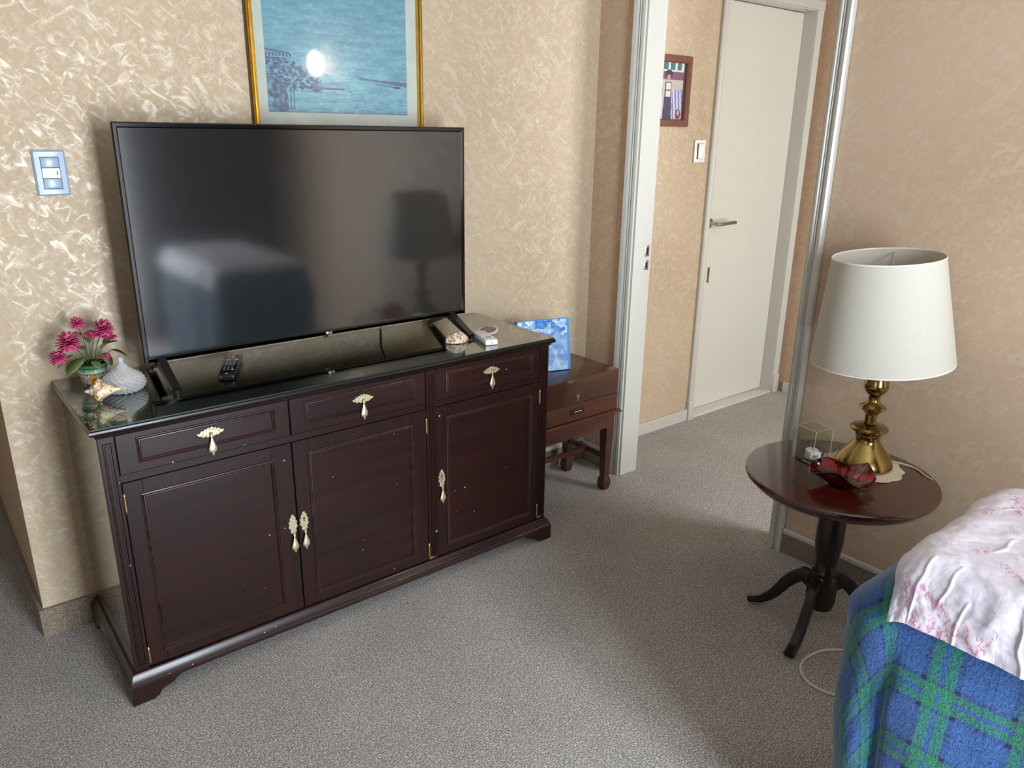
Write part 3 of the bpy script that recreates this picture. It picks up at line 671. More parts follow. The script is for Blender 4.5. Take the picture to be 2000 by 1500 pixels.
for k, deg in enumerate((104, 190, 321)):
    a = math.radians(deg); L = .212
    P = spline([(.030, 0, .150), (.062, 0, .160), (.100, 0, .122), (.135, 0, .066), (.172, 0, .030), (L, 0, .014)], 5)
    bm = B(); R = []
    for i, p in enumerate(P):
        t = (P[min(i + 1, len(P) - 1)] - P[max(i - 1, 0)]).normalized(); nrm = Vector((-t.z, 0, t.x)); f = i / (len(P) - 1)
        h = .024 * (1 - f) + .0095 * f; w = .015 * (1 - f) + .017 * f
        if i == len(P) - 1: h = .011
        R.append([bm.verts.new(p + nrm * h * q + Vector((0, w * e * (.6 if abs(q) > .9 else 1), 0))) for q, e in ((-1, -1), (0, -1), (1, -1), (1, 1), (0, 1), (-1, 1))])
    mn = min(v.co.z for r in R for v in r)
    for r in R:
        for v in r: v.co.z = max(v.co.z, .0005)
    for x, y in zip(R, R[1:]):
        for i in range(6): bm.faces.new((x[i], x[(i + 1) % 6], y[(i + 1) % 6], y[i]))
    bm.faces.new(R[0][::-1]); bm.faces.new(R[-1])
    for v in bm.verts: v.co = Matrix.Rotation(a, 3, 'Z') @ v.co
    obj('leg', bm, M_table_dark, tb, ang=50)

# lace doily
LC = Vector((1.822, -.932, TZ))
M_lace = simple('cream_lace', rgb(216, 200, 176), .9, bumpscale=300, bumpstr=.6)
bm = B(); n = 72; r0 = [bm.verts.new((0, 0, .0022))]; rings = []
for rr in (.03, .06, .085, .1, .112):
    rings.append([bm.verts.new((rr * (1 + (.035 * math.cos(12 * 2 * PI * i / n) if rr > .1 else 0)) * math.cos(2 * PI * i / n), rr * (1 + (.035 * math.cos(12 * 2 * PI * i / n) if rr > .1 else 0)) * math.sin(2 * PI * i / n), .0012 + (.0012 * math.sin(8 * 2 * PI * i / n) + .0012 if rr > .1 else .0006))) for i in range(n)])
for i in range(n): bm.faces.new((r0[0], rings[0][i], rings[0][(i + 1) % n]))
for a, b in zip(rings, rings[1:]):
    for i in range(n): bm.faces.new((a[i], a[(i + 1) % n], b[(i + 1) % n], b[i]))
ext = bmesh.ops.extrude_face_region(bm, geom=bm.faces[:]); 
for v in [e for e in ext['geom'] if isinstance(e, bmesh.types.BMVert)]: v.co.z -= .001
dy = obj('doily', bm, M_lace, None, loc=LC - Vector((.012, .002, 0))); tag(dy, 'round cream lace doily under the brass lamp base', 'doily')

# lamp
lp = thing('table_lamp', 'brass table lamp with a large plain cream drum shade on the round table', 'lamp', LC + Vector((0, 0, .003)))
bm = B(); lathe(bm, [(.02, 0), (.076, 0), (.079, .004), (.079, .010), (.075, .020), (.066, .036), (.054, .052), (.044, .064), (.036, .076), (.033, .084), (.034, .096), (.039, .106), (.044, .1105)], n=64); obj('base', bm, M_brass_lamp, lp, ang=30)
bm = B(); lathe(bm, [(.010, .1107), (.048, .1107), (.0515, .114), (.0515, .118), (.046, .1225), (.030, .125), (.024, .128), (.010, .130)], n=64); obj('collar', bm, M_brass_lamp, lp, ang=30)
bm = B(); lathe(bm, [(.008, .1302), (.0175, .131), (.0165, .137), (.0165, .158), (.0200, .163), (.0260, .170), (.0340, .176), (.0368, .180), (.0340, .184), (.0230, .190), (.0180, .196), (.0160, .200), (.0160, .212), (.0130, .2145), (.008, .215)], n=48); obj('stem', bm, M_brass_lamp, lp, ang=30)
bm = B(); lathe(bm, [(.008, .2152), (.0150, .216), (.0235, .222), (.0310, .233), (.0335, .2435), (.0335, .2465), (.0325, .2475), (.0335, .2485), (.0315, .262), (.0250, .277), (.0170, .291), (.0125, .302), (.0115, .312), (.006, .313)], n=48); obj('knop', bm, M_brass_lamp, lp, ang=30)
SB, ST, RB, RT = .322, .611, .1855, .1410
M_shade = NT('cream_linen_shade'); M_shade.b.inputs['Roughness'].default_value = .9; M_shade.b.inputs['Specular IOR Level'].default_value = .2
_mp = M_shade.coord(scale=(1, 1, 1)); _n = M_shade.n('ShaderNodeTexNoise', Scale=420.0, Detail=2.0); M_shade.l(_mp, 0, _n, 'Vector')
_r2 = M_shade.ramp([(.3, rgb(206, 200, 187)), (.7, rgb(219, 214, 202))]); M_shade.l(_n, 0, _r2, 0); M_shade.l(_r2, 0, M_shade.b, 'Base Color'); M_shade.bump(_n, 0, .15, .0005)
_tl = M_shade.n('ShaderNodeBsdfTranslucent'); _tl.inputs[0].default_value = rgb(222, 208, 180); _ms = M_shade.n('ShaderNodeMixShader'); _ms.inputs[0].default_value = .22
M_shade.l(M_shade.b, 0, _ms, 1); M_shade.l(_tl, 0, _ms, 2); M_shade.l(_ms, 0, M_shade.out, 0); M_shade = M_shade.m
bm = B(); lathe(bm, [(RB, SB), (RB - .0002, SB + .006), (RT + .0002, ST - .006), (RT, ST), (RT - .0018, ST), (RT - .0018, ST - .006), (RB - .002, SB + .006), (RB - .0018, SB), (RB, SB)], n=96, cap=False); sh = obj('shade', bm, M_shade, lp, ang=40)
TL = Matrix.Translation((0, 0, SB)) @ Matrix.Rotation(math.radians(-5.5), 4, Vector((.63, .775, 0))) @ Matrix.Translation((0, 0, -SB))
sh.data.transform(TL)
M_tape = simple('shade_binding', rgb(226, 222, 210), .8)
for rr, z in ((RB - .0008, SB), (RT - .0008, ST)):
    bm = B(); ring = []
    lathe(bm, [(rr + .0016 * math.cos(q), z + .0022 * math.sin(q)) for q in [i * 2 * PI / 8 for i in range(9)]], n=96, cap=False); bd_ = obj('binding', bm, M_tape, sh); bd_.data.transform(TL)
bm = B(); zc = ST - .012
for k in range(3):
    a = math.radians(20 + 120 * k); tube(bm, [(.010 * math.cos(a), .010 * math.sin(a), zc - .030), ((RT - .004) * math.cos(a), (RT - .004) * math.sin(a), zc)], .0015, 6)
lathe(bm, [(.005, zc - .033), (.013, zc - .033), (.013, zc - .027), (.005, zc - .027)], n=20); lathe(bm, [(.002, .312), (.005, .312), (.005, zc - .03), (.002, zc - .03)], n=10)
sc_ = obj('shade_carrier', bm, M_steel, lp); sc_.data.transform(TL)
M_cordb = simple('beige_flex', rgb(198, 180, 150), .5)
bm = B(); P = [(.078, -.030, .004), (.086, -.058, .004), (.098, -.090, .001), (.092, -.118, .0), (.070, -.146, -.001), (.060, -.172, -.001)]
tube(bm, spline(P, 6), .0022, 8); obj('flex', bm, M_cordb, lp)

# ruby glass bowl with folded rim
bm = B(); N = 96; prof = [(.001, .004), (.020, .0035), (.032, .004), (.046, .014), (.062, .027), (.078, .040), (.092, .047)]
def fold(a): return math.cos(3 * a + 2.35)
def ring_at(r, z, off):
    out = []
    for i in range(N):
        a = 2 * PI * i / N; w = (r / .092) ** 2.2; f = fold(a)
        rr = r * (1 - .20 * w * max(0, f)) - (off * .6 if w > .3 else 0); zz = z + .016 * w * f + .006 * w * math.cos(a * 2 + 1) + off
        out.append(bm.verts.new((rr * math.cos(a), rr * math.sin(a), zz)))
    return out
R = [ring_at(r, z, .0035) for r, z in prof] + [ring_at(.0935, .0455, .0022)] + [ring_at(r, z - .0005, 0) for r, z in prof[::-1]][:-1] 
R += [ring_at(.030, .0, 0.0002), ring_at(.001, .0, 0.0002)]
for a, b in zip(R, R[1:]):
    for i in range(N): bm.faces.new((a[i], a[(i + 1) % N], b[(i + 1) % N], b[i]))
bm.faces.new(R[0]); bm.faces.new(R[-1][::-1])
for v in bm.verts: v.co.z = max(v.co.z, 0)
rb = obj('glass_bowl', bm, M_ruby, None, loc=(1.642, -.962, TZ + .0005), ang=60); rb.scale = (.94, .94, .94); tag(rb, 'deep red glass bowl with a folded wavy rim on the round table', 'bowl')

# square glass holder with a wrapped candle
gx, gy = 1.737, -.815
gh = thing('glass_holder', 'square clear glass holder on the round table behind the red bowl', 'candle holder', (gx, gy, TZ + .0003), math.radians(-12))
bm = B(); s_ = .035; t_ = .003
M_gedge = simple('pale_glass_edge', rgb(176, 196, 186), .1, coat=1)
V = lambda s, z: [bm.verts.new((a * s, b * s, z)) for a, b in ((-1, -1), (1, -1), (1, 1), (-1, 1))]
R = [V(s_, 0), V(s_, .105), V(s_ - t_, .105), V(s_ - t_, .006)]
for a, b in zip(R, R[1:]):
    for i in range(4): bm.faces.new((a[i], a[(i + 1) % 4], b[(i + 1) % 4], b[i]))
bm.faces.new(R[0][::-1]); bm.faces.new(R[-1]); hd = obj('holder', bm, M_clear, gh, sm=False); hd.data.materials.append(M_gedge); 
for p in hd.data.polygons:
    if abs(p.normal.z) > .9 and p.center.z > .09: p.material_index = 1
for a in (-1, 1):
    for b in (-1, 1): bm = B(); box(bm, a * s_ - .0007, a * s_ + .0007, b * s_ - .0007, b * s_ + .0007, .0005, .105); obj('glass_corner', bm, M_gedge, gh, sm=False)
bm = B(); box(bm, -s_ + t_ + .0002, s_ - t_ - .0002, -s_ + t_ + .0002, s_ - t_ - .0002, .0005, .0062, .0008, 1); obj('thick_base', bm, glass('pale_glass_base', (.93, .97, .95, 1), .1), gh)
cn = thing('wrapped_candle', 'small cream candle with a white barcode label inside the square glass holder', 'candle', (gx, gy, TZ + .0068), math.radians(-30))
bm = B(); lathe(bm, [(.004, 0), (.019, 0), (.020, .002), (.019, .024), (.016, .027), (.004, .026)], n=28); obj('wax', bm, simple('cream_wax', rgb(232, 226, 208), .5, bumpscale=60, bumpstr=.3), cn)
bm = B(); tube(bm, [(0, 0, .0262), (.001, .001, .034)], .001, 6); obj('wick', bm, M_dark_hole, cn)
bm = B(); box(bm, -.017, .017, -.0215, -.0208, .006, .026); lb = obj('label', bm, simple('white_label', rgb(236, 238, 244), .5), cn, sm=False)
bm = B(); x = -.008
for w in (1.2, .6, 1.0, .5, 1.4, .6, .9, .5, 1.1): box(bm, x, x + w * .001, -.02170, -.0215, .008, .016); x += w * .001 + .0009
obj('barcode', bm, M_dark_hole, lb, sm=False)

# white flex loop on the carpet
bm = B(); tube(bm, spline([(1.80, -1.16, .0035), (1.74, -1.09, .0035), (1.675, -1.045, .0035), (1.62, -1.005, .0035), (1.565, -.992, .0035), (1.515, -.995, .0035), (1.478, -1.015, .0035), (1.455, -1.05, .0035), (1.454, -1.09, .0035), (1.466, -1.125, .0035), (1.484, -1.160, .0035), (1.53, -1.22, .0035), (1.60, -1.27, .0035)], 8), .0038, 10)
tag(obj('floor_cord', bm, simple('white_flex', rgb(206, 200, 186), .5), None), 'white cord looping over the carpet beside the tartan blanket', 'cord')

# ---------------------------------------------------------------- draped block: footstool body, tartan fleece, floral sheet
BX0, BX1, BY1, BY0, BZ = .945, 1.42, -1.408, -2.35, .760
def drape(s, t, zt, off, flare, folds, hang, cr=.05):
    # s: distance behind the front edge (negative hangs down), t: distance inside the far end (negative hangs down)
    Wd = BX1 - BX0
    qs = min(max(s, cr), Wd - cr); qt = max(t, cr); ds, dt = s - qs, t - qt
    L = math.hypot(ds, dt)
    x, y, z = BX0 + qs, BY1 - qt, zt
    if L > 1e-9:
        nx, ny = ds / L, -dt / L
        R = cr + off; q = PI / 2 * R
        if L < q: a = L / R; out = R * math.sin(a); dn = R * (1 - math.cos(a))
        else:
            d = L - q; out = R + flare * min(d, 1) + folds(s, t, d, (dt / L) ** 2 if dt < 0 else 0); dn = R + d
        dn = min(dn, hang)
        x += nx * out; y += ny * out; z -= dn
    return Vector((x, y, z))
fs = thing('footstool', 'padded block under the tartan blanket and floral sheet', 'footstool', ((BX0 + BX1) / 2, (BY0 + BY1) / 2, 0))
bm = B(); hx_, hy_ = (BX1 - BX0) / 2 - .02, (BY1 - BY0) / 2 - .02
box(bm, -hx_, hx_, -hy_, hy_, .06, BZ - .012, .04, 3); obj('cushion', bm, simple('plain_upholstery', rgb(120, 110, 96), .9, bumpscale=80), fs)
for a in (-1, 1):
    for b in (-1, 1):
        bm = B(); lathe(bm, [(.008, 0), (.018, 0), (.024, .062), (.008, .062)], c=(a * (hx_ - .06), b * (hy_ - .06), 0), n=14); obj('leg', bm, M_table_dark, fs)
def cloth(name, s0, s1, t0, t1, ns, nt, fn, mat, thick, cat, label, pw=1.0):
    bm = B(); uvl = bm.loops.layers.uv.new('UVMap'); V = []; UV = {}
    for j in range(nt + 1):
        row = []
        for i in range(ns + 1):
            s = s0 + (s1 - s0) * (i / ns) ** pw; t = t0 + (t1 - t0) * (j / nt) ** pw; v = bm.verts.new(fn(s, t)); UV[v] = (s, t); row.append(v)
        V.append(row)
    for j in range(nt):
        for i in range(ns):
            f = bm.faces.new((V[j][i], V[j][i + 1], V[j + 1][i + 1], V[j + 1][i]))
            for lp_ in f.loops: lp_[uvl].uv = UV[lp_.vert]
    me = bpy.data.meshes.new(name); bmesh.ops.recalc_face_normals(bm, faces=bm.faces[:]); bm.to_mesh(me); bm.free(); smooth(me, 180); me.materials.append(mat)
    o = bpy.data.objects.new(name, me); S.collection.objects.link(o); m = o.modifiers.new('thickness', 'SOLIDIFY'); m.thickness = thick; m.offset = 0
    return tag(o, label, cat)
# tartan fleece
TPER, PHX, PHY = .134, .027, .693
TT = NT('tartan_fleece'); uv = TT.n('ShaderNodeTexCoord'); spx = TT.n('ShaderNodeSeparateXYZ'); TT.l(uv, 'UV', spx, 0)
BL, GR = rgb(50, 92, 152), rgb(38, 122, 84)
gst = [(0, bw(0)), (.40, bw(0)), (.405, bw(1)), (.525, bw(1)), (.53, bw(0)), (.59, bw(0)), (.595, bw(1)), (.715, bw(1)), (.72, bw(0))]
nst = [(0, bw(0)), (.02, bw(0)), (.025, bw(.6)), (.045, bw(.6)), (.05, bw(0)), (.10, bw(0)), (.105, bw(.6)), (.125, bw(.6)), (.13, bw(0)), (.33, bw(0)), (.335, bw(1)), (.395, bw(1)), (.40, bw(0)), (.525, bw(0)), (.53, bw(.5)), (.54, bw(0)), (.58, bw(0)), (.585, bw(.5)), (.595, bw(0)), (.72, bw(0)), (.725, bw(1)), (.785, bw(1)), (.79, bw(0))]
G_, N_ = [], []
for ax, ph in (('X', PHX), ('Y', PHY)):
    mu = TT.n('ShaderNodeMath', operation='MULTIPLY_ADD'); TT.l(spx, ax, mu, 0); mu.inputs[1].default_value = 1 / TPER; mu.inputs[2].default_value = 10 + ph
    fr_ = TT.n('ShaderNodeMath', operation='FRACT'); TT.l(mu, 0, fr_, 0)
    for lst, st in ((G_, gst), (N_, nst)): r_ = TT.ramp(st); TT.l(fr_, 0, r_, 0); lst.append(r_)
def mth(op, a, b, av=None, bv=None):
    nd = TT.n('ShaderNodeMath', operation=op)
    for i, q in enumerate((a, b)):
        if isinstance(q, (int, float)): nd.inputs[i].default_value = q
        else: TT.l(q, 0, nd, i)
    return nd
gm = mth('ADD', mth('MULTIPLY', mth('MAXIMUM', G_[0], G_[1]), .74), mth('MULTIPLY', mth('MINIMUM', G_[0], G_[1]), .26))
nm = mth('ADD', mth('MULTIPLY', mth('ADD', N_[0], N_[1]), .24), mth('MULTIPLY', mth('MULTIPLY', N_[0], N_[1]), .42))
mixb = TT.n('ShaderNodeMix', data_type='RGBA'); TT.l(gm, 0, mixb, 0); mixb.inputs[6].default_value = BL; mixb.inputs[7].default_value = GR
mix = TT.n('ShaderNodeMix', data_type='RGBA'); TT.l(nm, 0, mix, 0); TT.l(mixb, 2, mix, 6); mix.inputs[7].default_value = rgb(10, 18, 48)
fz = TT.n('ShaderNodeTexNoise', Scale=190.0, Detail=3.0, Roughness=.7); mpf = TT.coord(); TT.l(mpf, 0, fz, 'Vector')
fr2 = TT.ramp([(.33, bw(.62)), (.68, bw(1.15))]); TT.l(fz, 0, fr2, 0)
mm = TT.n('ShaderNodeMix', data_type='RGBA', blend_type='MULTIPLY'); mm.inputs[0].default_value = 1; TT.l(mix, 2, mm, 6); TT.l(fr2, 0, mm, 7); TT.l(mm, 2, TT.b, 'Base Color')
TT.b.inputs['Roughness'].default_value = .95; TT.b.inputs['Specular IOR Level'].default_value = .1; TT.b.inputs['Sheen Weight'].default_value = .35
TT.bump(fz, 0, .7, .004)
def f_blanket(s, t, d, we):
    return (.008 * math.sin(t * 17 + s * 2.0 + .6) * min(1, d * 4) + .006 * nz(s * 6, t * 6) * min(1, d * 5)) * (1 - .5 * we) + (.078 * min(1, d * 12) - .055 * min(1, d * 1.5)) * we
cloth('tartan_blanket', -.80, .55, -.80, .94, 160, 200, lambda s, t: drape(s, t, BZ, .004, .018, f_blanket, BZ - .012) + Vector((0, 0, .002 * nz(s * 8, t * 8))), TT.m, .008, 'blanket',
      'blue and green tartan fleece blanket hanging to the carpet at the lower right')
# floral sheet
SH = NT('floral_sheet'); uv = SH.n('ShaderNodeTexCoord')
mp1 = SH.n('ShaderNodeMapping'); mp1.inputs['Rotation'].default_value = (0, 0, .7); mp1.inputs['Scale'].default_value = (1, 2.1, 1); SH.l(uv, 'UV', mp1, 0)
nA = SH.n('ShaderNodeTexNoise', Scale=9.0, Detail=1.5, Distortion=.6); SH.l(mp1, 0, nA, 'Vector'); rA = SH.ramp([(.55, bw(0)), (.62, bw(1))]); SH.l(nA, 0, rA, 0)
nB = SH.n('ShaderNodeTexNoise', Scale=95.0, Detail=3.0, Distortion=1.2); SH.l(mp1, 0, nB, 'Vector'); rB = SH.ramp([(.50, bw(0)), (.56, bw(1))]); SH.l(nB, 0, rB, 0)
mk = SH.n('ShaderNodeMath', operation='MULTIPLY'); SH.l(rA, 0, mk, 0); SH.l(rB, 0, mk, 1); mk2 = SH.n('ShaderNodeMath', operation='MULTIPLY'); SH.l(mk, 0, mk2, 0); mk2.inputs[1].default_value = .75
nC = SH.n('ShaderNodeTexNoise', Scale=3.0); SH.l(mp1, 0, nC, 'Vector'); rC = SH.ramp([(.4, rgb(176, 88, 148)), (.6, rgb(186, 90, 120))]); SH.l(nC, 0, rC, 0)
mC = SH.n('ShaderNodeMix', data_type='RGBA'); SH.l(mk2, 0, mC, 0); mC.inputs[6].default_value = rgb(204, 196, 206); SH.l(rC, 0, mC, 7); SH.l(mC, 2, SH.b, 'Base Color')
SH.b.inputs['Roughness'].default_value = .5; SH.b.inputs['Sheen Weight'].default_value = .2
nD = SH.n('ShaderNodeTexNoise', Scale=22.0, Detail=4.0, Distortion=1.0); mpd = SH.coord(scale=(1, 1, .5)); SH.l(mpd, 0, nD, 'Vector'); SH.bump(nD, 0, .35, .006)
def ridge(s, t, a, b, w, h):
    w *= .36; h *= .40; h *= .6 + .4 * nz(s * 30, t * 30, 3, 1)
    ax, ay = a; bx, by = b; dx, dy = bx - ax, by - ay; L2 = dx * dx + dy * dy
    q = max(0, min(1, ((s - ax) * dx + (t - ay) * dy) / L2)); d = math.hypot(s - ax - q * dx, t - ay - q * dy)
    return h * math.exp(-(d / w) ** 2) * (math.sin(PI * min(1, .12 + q * .88)) ** .6)
RG = [((.02, .055), (-.10, .045), .007, .011), ((.03, .10), (-.06, .085), .006, .009), ((.10, .14), (.0, .22), .008, .012), ((.02, .20), (-.15, .215), .006, .012), ((.12, .25), (.03, .22), .007, .011), ((.03, .22), (-.02, .26), .006, .010),
      ((.09, .33), (-.09, .30), .007, .013), ((.20, .12), (.06, .10), .008, .008), ((.16, .30), (.10, .42), .008, .010), ((-.02, .13), (-.12, .12), .006, .008), ((.25, .2), (.40, .3), .01, .008), ((.3, .05), (.45, .16), .01, .008)]
def sheet(s, t):
    s_, t_ = s + .012 * nz(s * 14, t * 14, 8, 2), t + .014 * nz(s * 12, t * 12, 5, 2)
    pl = 0
    # lifted second layer folded back along a diagonal
    k = (t - .30) * .8 + (s + .165) * .55
    d = drape(s, t, BZ + .008, .012 + .007 * min(1, max(0, k * 60)), .22, lambda a, b, c, w: .006 * math.sin(b * 20 + 1.0) * min(1, c * 8) + .02 * min(1, c * 12) * w, BZ - .012, .05)
    h = sum(ridge(s_, t_, *r) for r in RG) + .0050 * nz(s * 13, t * 13, 4) + .0015 * nz(s * 40, t * 24, 6) + .006 * nz(s * 5, t * 5, 1)
    n_ = Vector((-1, 0, 0)) if s < -.01 else Vector((0, 0, 1)) if s > .06 else Vector((-(.06 - s) / .07, 0, (s + .01) / .07 + .2)).normalized()
    if t < .03 and s > .02: n_ = Vector((0, .5, .8)).normalized()
    return d + n_ * max(h, -.002)
cloth('floral_sheet', -.098, .535, -.012, 0.92, 300, 380, sheet, SH.m, .0015, 'sheet', 'creased white sheet with small pink and purple flowers over the tartan blanket', 1.5)

# ---------------------------------------------------------------- things on the sideboard
# flower pot
pp = thing('flower_pot', 'small painted pot of pink artificial flowers on the left end of the sideboard', 'potted flowers', (.070, .334, GZ))
bm = B(); lathe(bm, [(.008, 0), (.0235, 0), (.025, .002)] + [(.025 + .0135 * i / 16, .002 + .056 * i / 16) for i in range(1, 17)] + [(.0400, .0585), (.0405, .064), (.0385, .0655), (.0355, .0640), (.0350, .052), (.008, .052)], n=96)
po = obj('pot', bm, M_paint, pp, ang=30)
def potcol(c):
    a = math.atan2(c.y, c.x); z = c.z; r = math.hypot(c.x, c.y)
    if r < .036 and z > .05: return rgb(60, 42, 30)
    da = (a + 1.72) * .033
    if z > .0575: return rgb(52, 104, 66)
    if .044 < z: return rgb(40, 92, 58) if (int((a * 14) % 2) or z > .054 or z < .046) else rgb(216, 222, 200)
    if .040 < z: return rgb(220, 222, 208) if z > .042 else rgb(60, 110, 76)
    d = math.hypot(da, z - .025)
    if d < .004: return rgb(150, 86, 20)
    if d < .0125 + .003 * math.cos(6 * math.atan2(z - .025, da)): return rgb(222, 148, 46)
    if z < .014 and nz(a * 6, z * 200) > -.15: return rgb(84, 58, 70)
    if nz(a * 9, z * 150, 3) > .22: return rgb(70, 118, 84)
    return rgb(214, 212, 196)
paint_points(po, potcol)
M_stem = simple('green_stem', rgb(62, 84, 46), .6); M_leaf = attr_mat('leaf', .45, bs=90); M_petal = attr_mat('petal', .6)
heads = [(-.046, -.004, .128, .031), (-.016, .012, .172, .019), (.042, .006, .150, .027), (.012, -.012, .134, .024), (-.076, -.012, .094, .022), (.030, -.026, .078, .016), (.050, -.012, .124, .019)]
for k, (hx, hy, hz, hr) in enumerate(heads):
    bm = B(); tube(bm, spline([(hx * .15, hy * .15, .052), (hx * .5, hy * .5, .052 + (hz - .052) * .6), (hx, hy, hz - hr * .3)], 4), .0013, 6); obj('stem', bm, M_stem, pp)
    bm = B(); cnt = 64 if hr > .017 else 34
    big = k in (3, 5, 6)
    if big: cnt = 7
    for i in range(cnt):
        ph = math.acos(1 - 1.75 * (i + .5) / cnt); th = i * 2.39996 + k
        dr = Vector((math.sin(ph) * math.cos(th), math.sin(ph) * math.sin(th), math.cos(ph)))
        if big: dr = Vector((math.cos(th) * .8, math.sin(th) * .8 - .3, .45 + .3 * random.random())).normalized()
        t1 = dr.cross(Vector((0, 0, 1)) if abs(dr.z) < .95 else Vector((1, 0, 0))).normalized(); t2 = dr.cross(t1)
        w = hr * (.62 if big else .25) * random.uniform(.8, 1.2); base = Vector((hx, hy, hz)); tip = base + dr * hr * random.uniform(.85, 1.12)
        mid = base + dr * hr * .6 + t2 * w * .3
        vs = [bm.verts.new(p) for p in (base + dr * hr * .15 - t1 * w * .3, base + dr * hr * .15 + t1 * w * .3, mid + t1 * w, tip + t1 * w * .55 + t2 * w * .4, tip - t1 * w * .55 + t2 * w * .4, mid - t1 * w)]
        bm.faces.new((vs[0], vs[1], vs[2], vs[5])); bm.faces.new((vs[5], vs[2], vs[3], vs[4]))
    fo = obj('flower', bm, M_petal, pp, ang=80); fo.modifiers.new('thickness', 'SOLIDIFY').thickness = .0006
    paint_points(fo, lambda c, h=(hx, hy, hz, hr): (lambda q: rgb(150 + 62 * q, 36 + 44 * q, 84 + 42 * q))(min(1, max(0, (Vector(c) - Vector(h[:3])).length / h[3] * .9 + random.uniform(-.15, .1)))))
leaves = [(-.018, -.020, .085, -2.6, .052, .4), (-.040, -.002, .092, 2.9, .040, .5), (.022, -.008, .104, -.5, .040, -.5), (.036, .004, .112, .35, .034, -.4), (.006, .016, .115, 1.2, .036, -.8), (.026, -.014, .088, -1.0, .032, .6), (.050, -.010, .094, -.2, .036, .4), (-.006, .012, .098, 2.2, .036, -.2), (-.016, -.006, .135, 1.9, .026, -.6), (.0, -.022, .074, -1.3, .026, .2)]
for lx, ly, lz, ang, ln, dp in leaves:
    ln *= 1.25
    bm = B(); A = Matrix.Rotation(ang, 3, 'Z') @ Matrix.Rotation(dp, 3, 'Y'); rows = []
    for i in range(6):
        f = i / 5; w = ln * .34 * math.sin(PI * min(1, f * .9 + .06)) ** .8
        rows.append([bm.verts.new(Vector((lx, ly, lz)) + A @ Vector((f * ln, e * w, -.006 * f * f * 1.5 + abs(e) * w * .25))) for e in (-1, 0, 1)])
    for a, b in zip(rows, rows[1:]):
        for i in (0, 1): bm.faces.new((a[i], a[i + 1], b[i + 1], b[i]))
    lo = obj('leaf', bm, M_leaf, pp, ang=80); lo.modifiers.new('thickness', 'SOLIDIFY').thickness = .0006
    g0 = random.uniform(-12, 16); paint_points(lo, lambda c, g0=g0: rgb(96 + g0 + 20 * nz(c.x * 90, c.y * 90), 116 + g0 + 18 * nz(c.x * 90, c.y * 90), 66 + g0 * .5))
    bm = B(); tube(bm, [(lx * .2, ly * .2, .052), (lx, ly, lz)], .0009, 5); obj('stem', bm, M_stem, pp)

# pressed glass sweet dish with pointed lid
kd_s = .90
kd = thing('candy_dish', 'drop-shaped pressed clear glass candy dish beside the painted flower pot', 'candy dish', (.124, .246, GZ))
def facet(p, a, r, z):
    k = 1 + .045 * math.cos(18 * a + z * 520) * (1 if r > .012 else 0) + .03 * math.cos(18 * a - z * 520) * (1 if r > .012 else 0)
    return Vector((p.x * k, p.y * k, p.z))
def dense(pts, n=4): 
    q = spline([(a, 0, b) for a, b in pts], n); return [(max(.0008, v.x), v.z) for v in q]
bm = B(); lathe(bm, dense([(.030, 0), (.044, .001), (.053, .010), (.0575, .020), (.0575, .026)], 4) + [(.0540, .026), (.052, .020), (.044, .007), (.004, .006)], n=108, fn=facet); obj('bowl', bm, M_candy, kd, ang=25)
bm = B(); lathe(bm, dense([(.0575, .0264), (.0565, .036), (.048, .050), (.033, .062), (.021, .071), (.013, .082), (.0085, .088)], 4) + dense([(.0085, .088), (.0065, .092), (.0075, .098), (.0070, .104), (.001, .1075)], 2)[1:] , n=108, fn=facet); obj('lid', bm, M_candy, kd, ang=25); kd.scale = (kd_s, kd_s, .85)

def blob(name, mat, n1, n2, fn, loc, col, rot=None):
    bm = B(); R = []
    for j in range(n1 + 1):
        R.append([bm.verts.new(fn(j / n1, 2 * PI * i / n2)) for i in range(n2)])
    for a, b in zip(R, R[1:]):
        for i in range(n2): bm.faces.new((a[i], a[(i + 1) % n2], b[(i + 1) % n2], b[i]))
    bm.faces.new(R[0][::-1]); bm.faces.new(R[-1])
    mz = min(v.co.z for v in bm.verts)
    for v in bm.verts: v.co.z -= mz
    o = obj(name, bm, mat, None, loc=loc, rot=rot, ang=50); paint_points(o, col); return o
M_shell = attr_mat('shell', .35, coat=.3)
# spiky whelk-like shell: axis along x, apex left, long canal right
def conch(f, a):
    prof = [(0, .002), (.06, .006), (.12, .008), (.16, .013), (.22, .015), (.26, .022), (.34, .027), (.42, .026), (.55, .020), (.68, .012), (.80, .006), (.92, .0045), (1, .0015)]
    for (p0, r0), (p1, r1) in zip(prof, prof[1:]):
        if p0 <= f <= p1: r = r0 + (r1 - r0) * (f - p0) / (p1 - p0); break
    spike = 0
    if .10 < f < .60: spike = .42 * max(0, math.cos(7 * a + f * 14)) ** 6 * math.exp(-((f - .33) / .10) ** 2) + .25 * max(0, math.cos(6 * a + f * 20)) ** 4 * math.exp(-((f - .18) / .04) ** 2)
    rr = r * (1 + spike) * (1 + .06 * nz(f * 20, a * 2))
    return Vector(((f - .42) * .094, rr * math.cos(a) * 1.05, rr * .78 * math.sin(a)))
def conchcol(c):
    k = nz(c.x * 90, c.y * 90, c.z * 90)
    return rgb(236 - 20 * max(0, k), 222 - 60 * max(0, k), 192 - 86 * max(0, k)) if k > -.3 else rgb(190, 140, 96)
o = blob('sea_shell', M_shell, 60, 56, conch, (.060, .185, GZ), conchcol, (0, 0, math.radians(-18))); tag(o, 'spiky cream whelk sea shell in front of the flower pot and candy dish', 'sea shell')
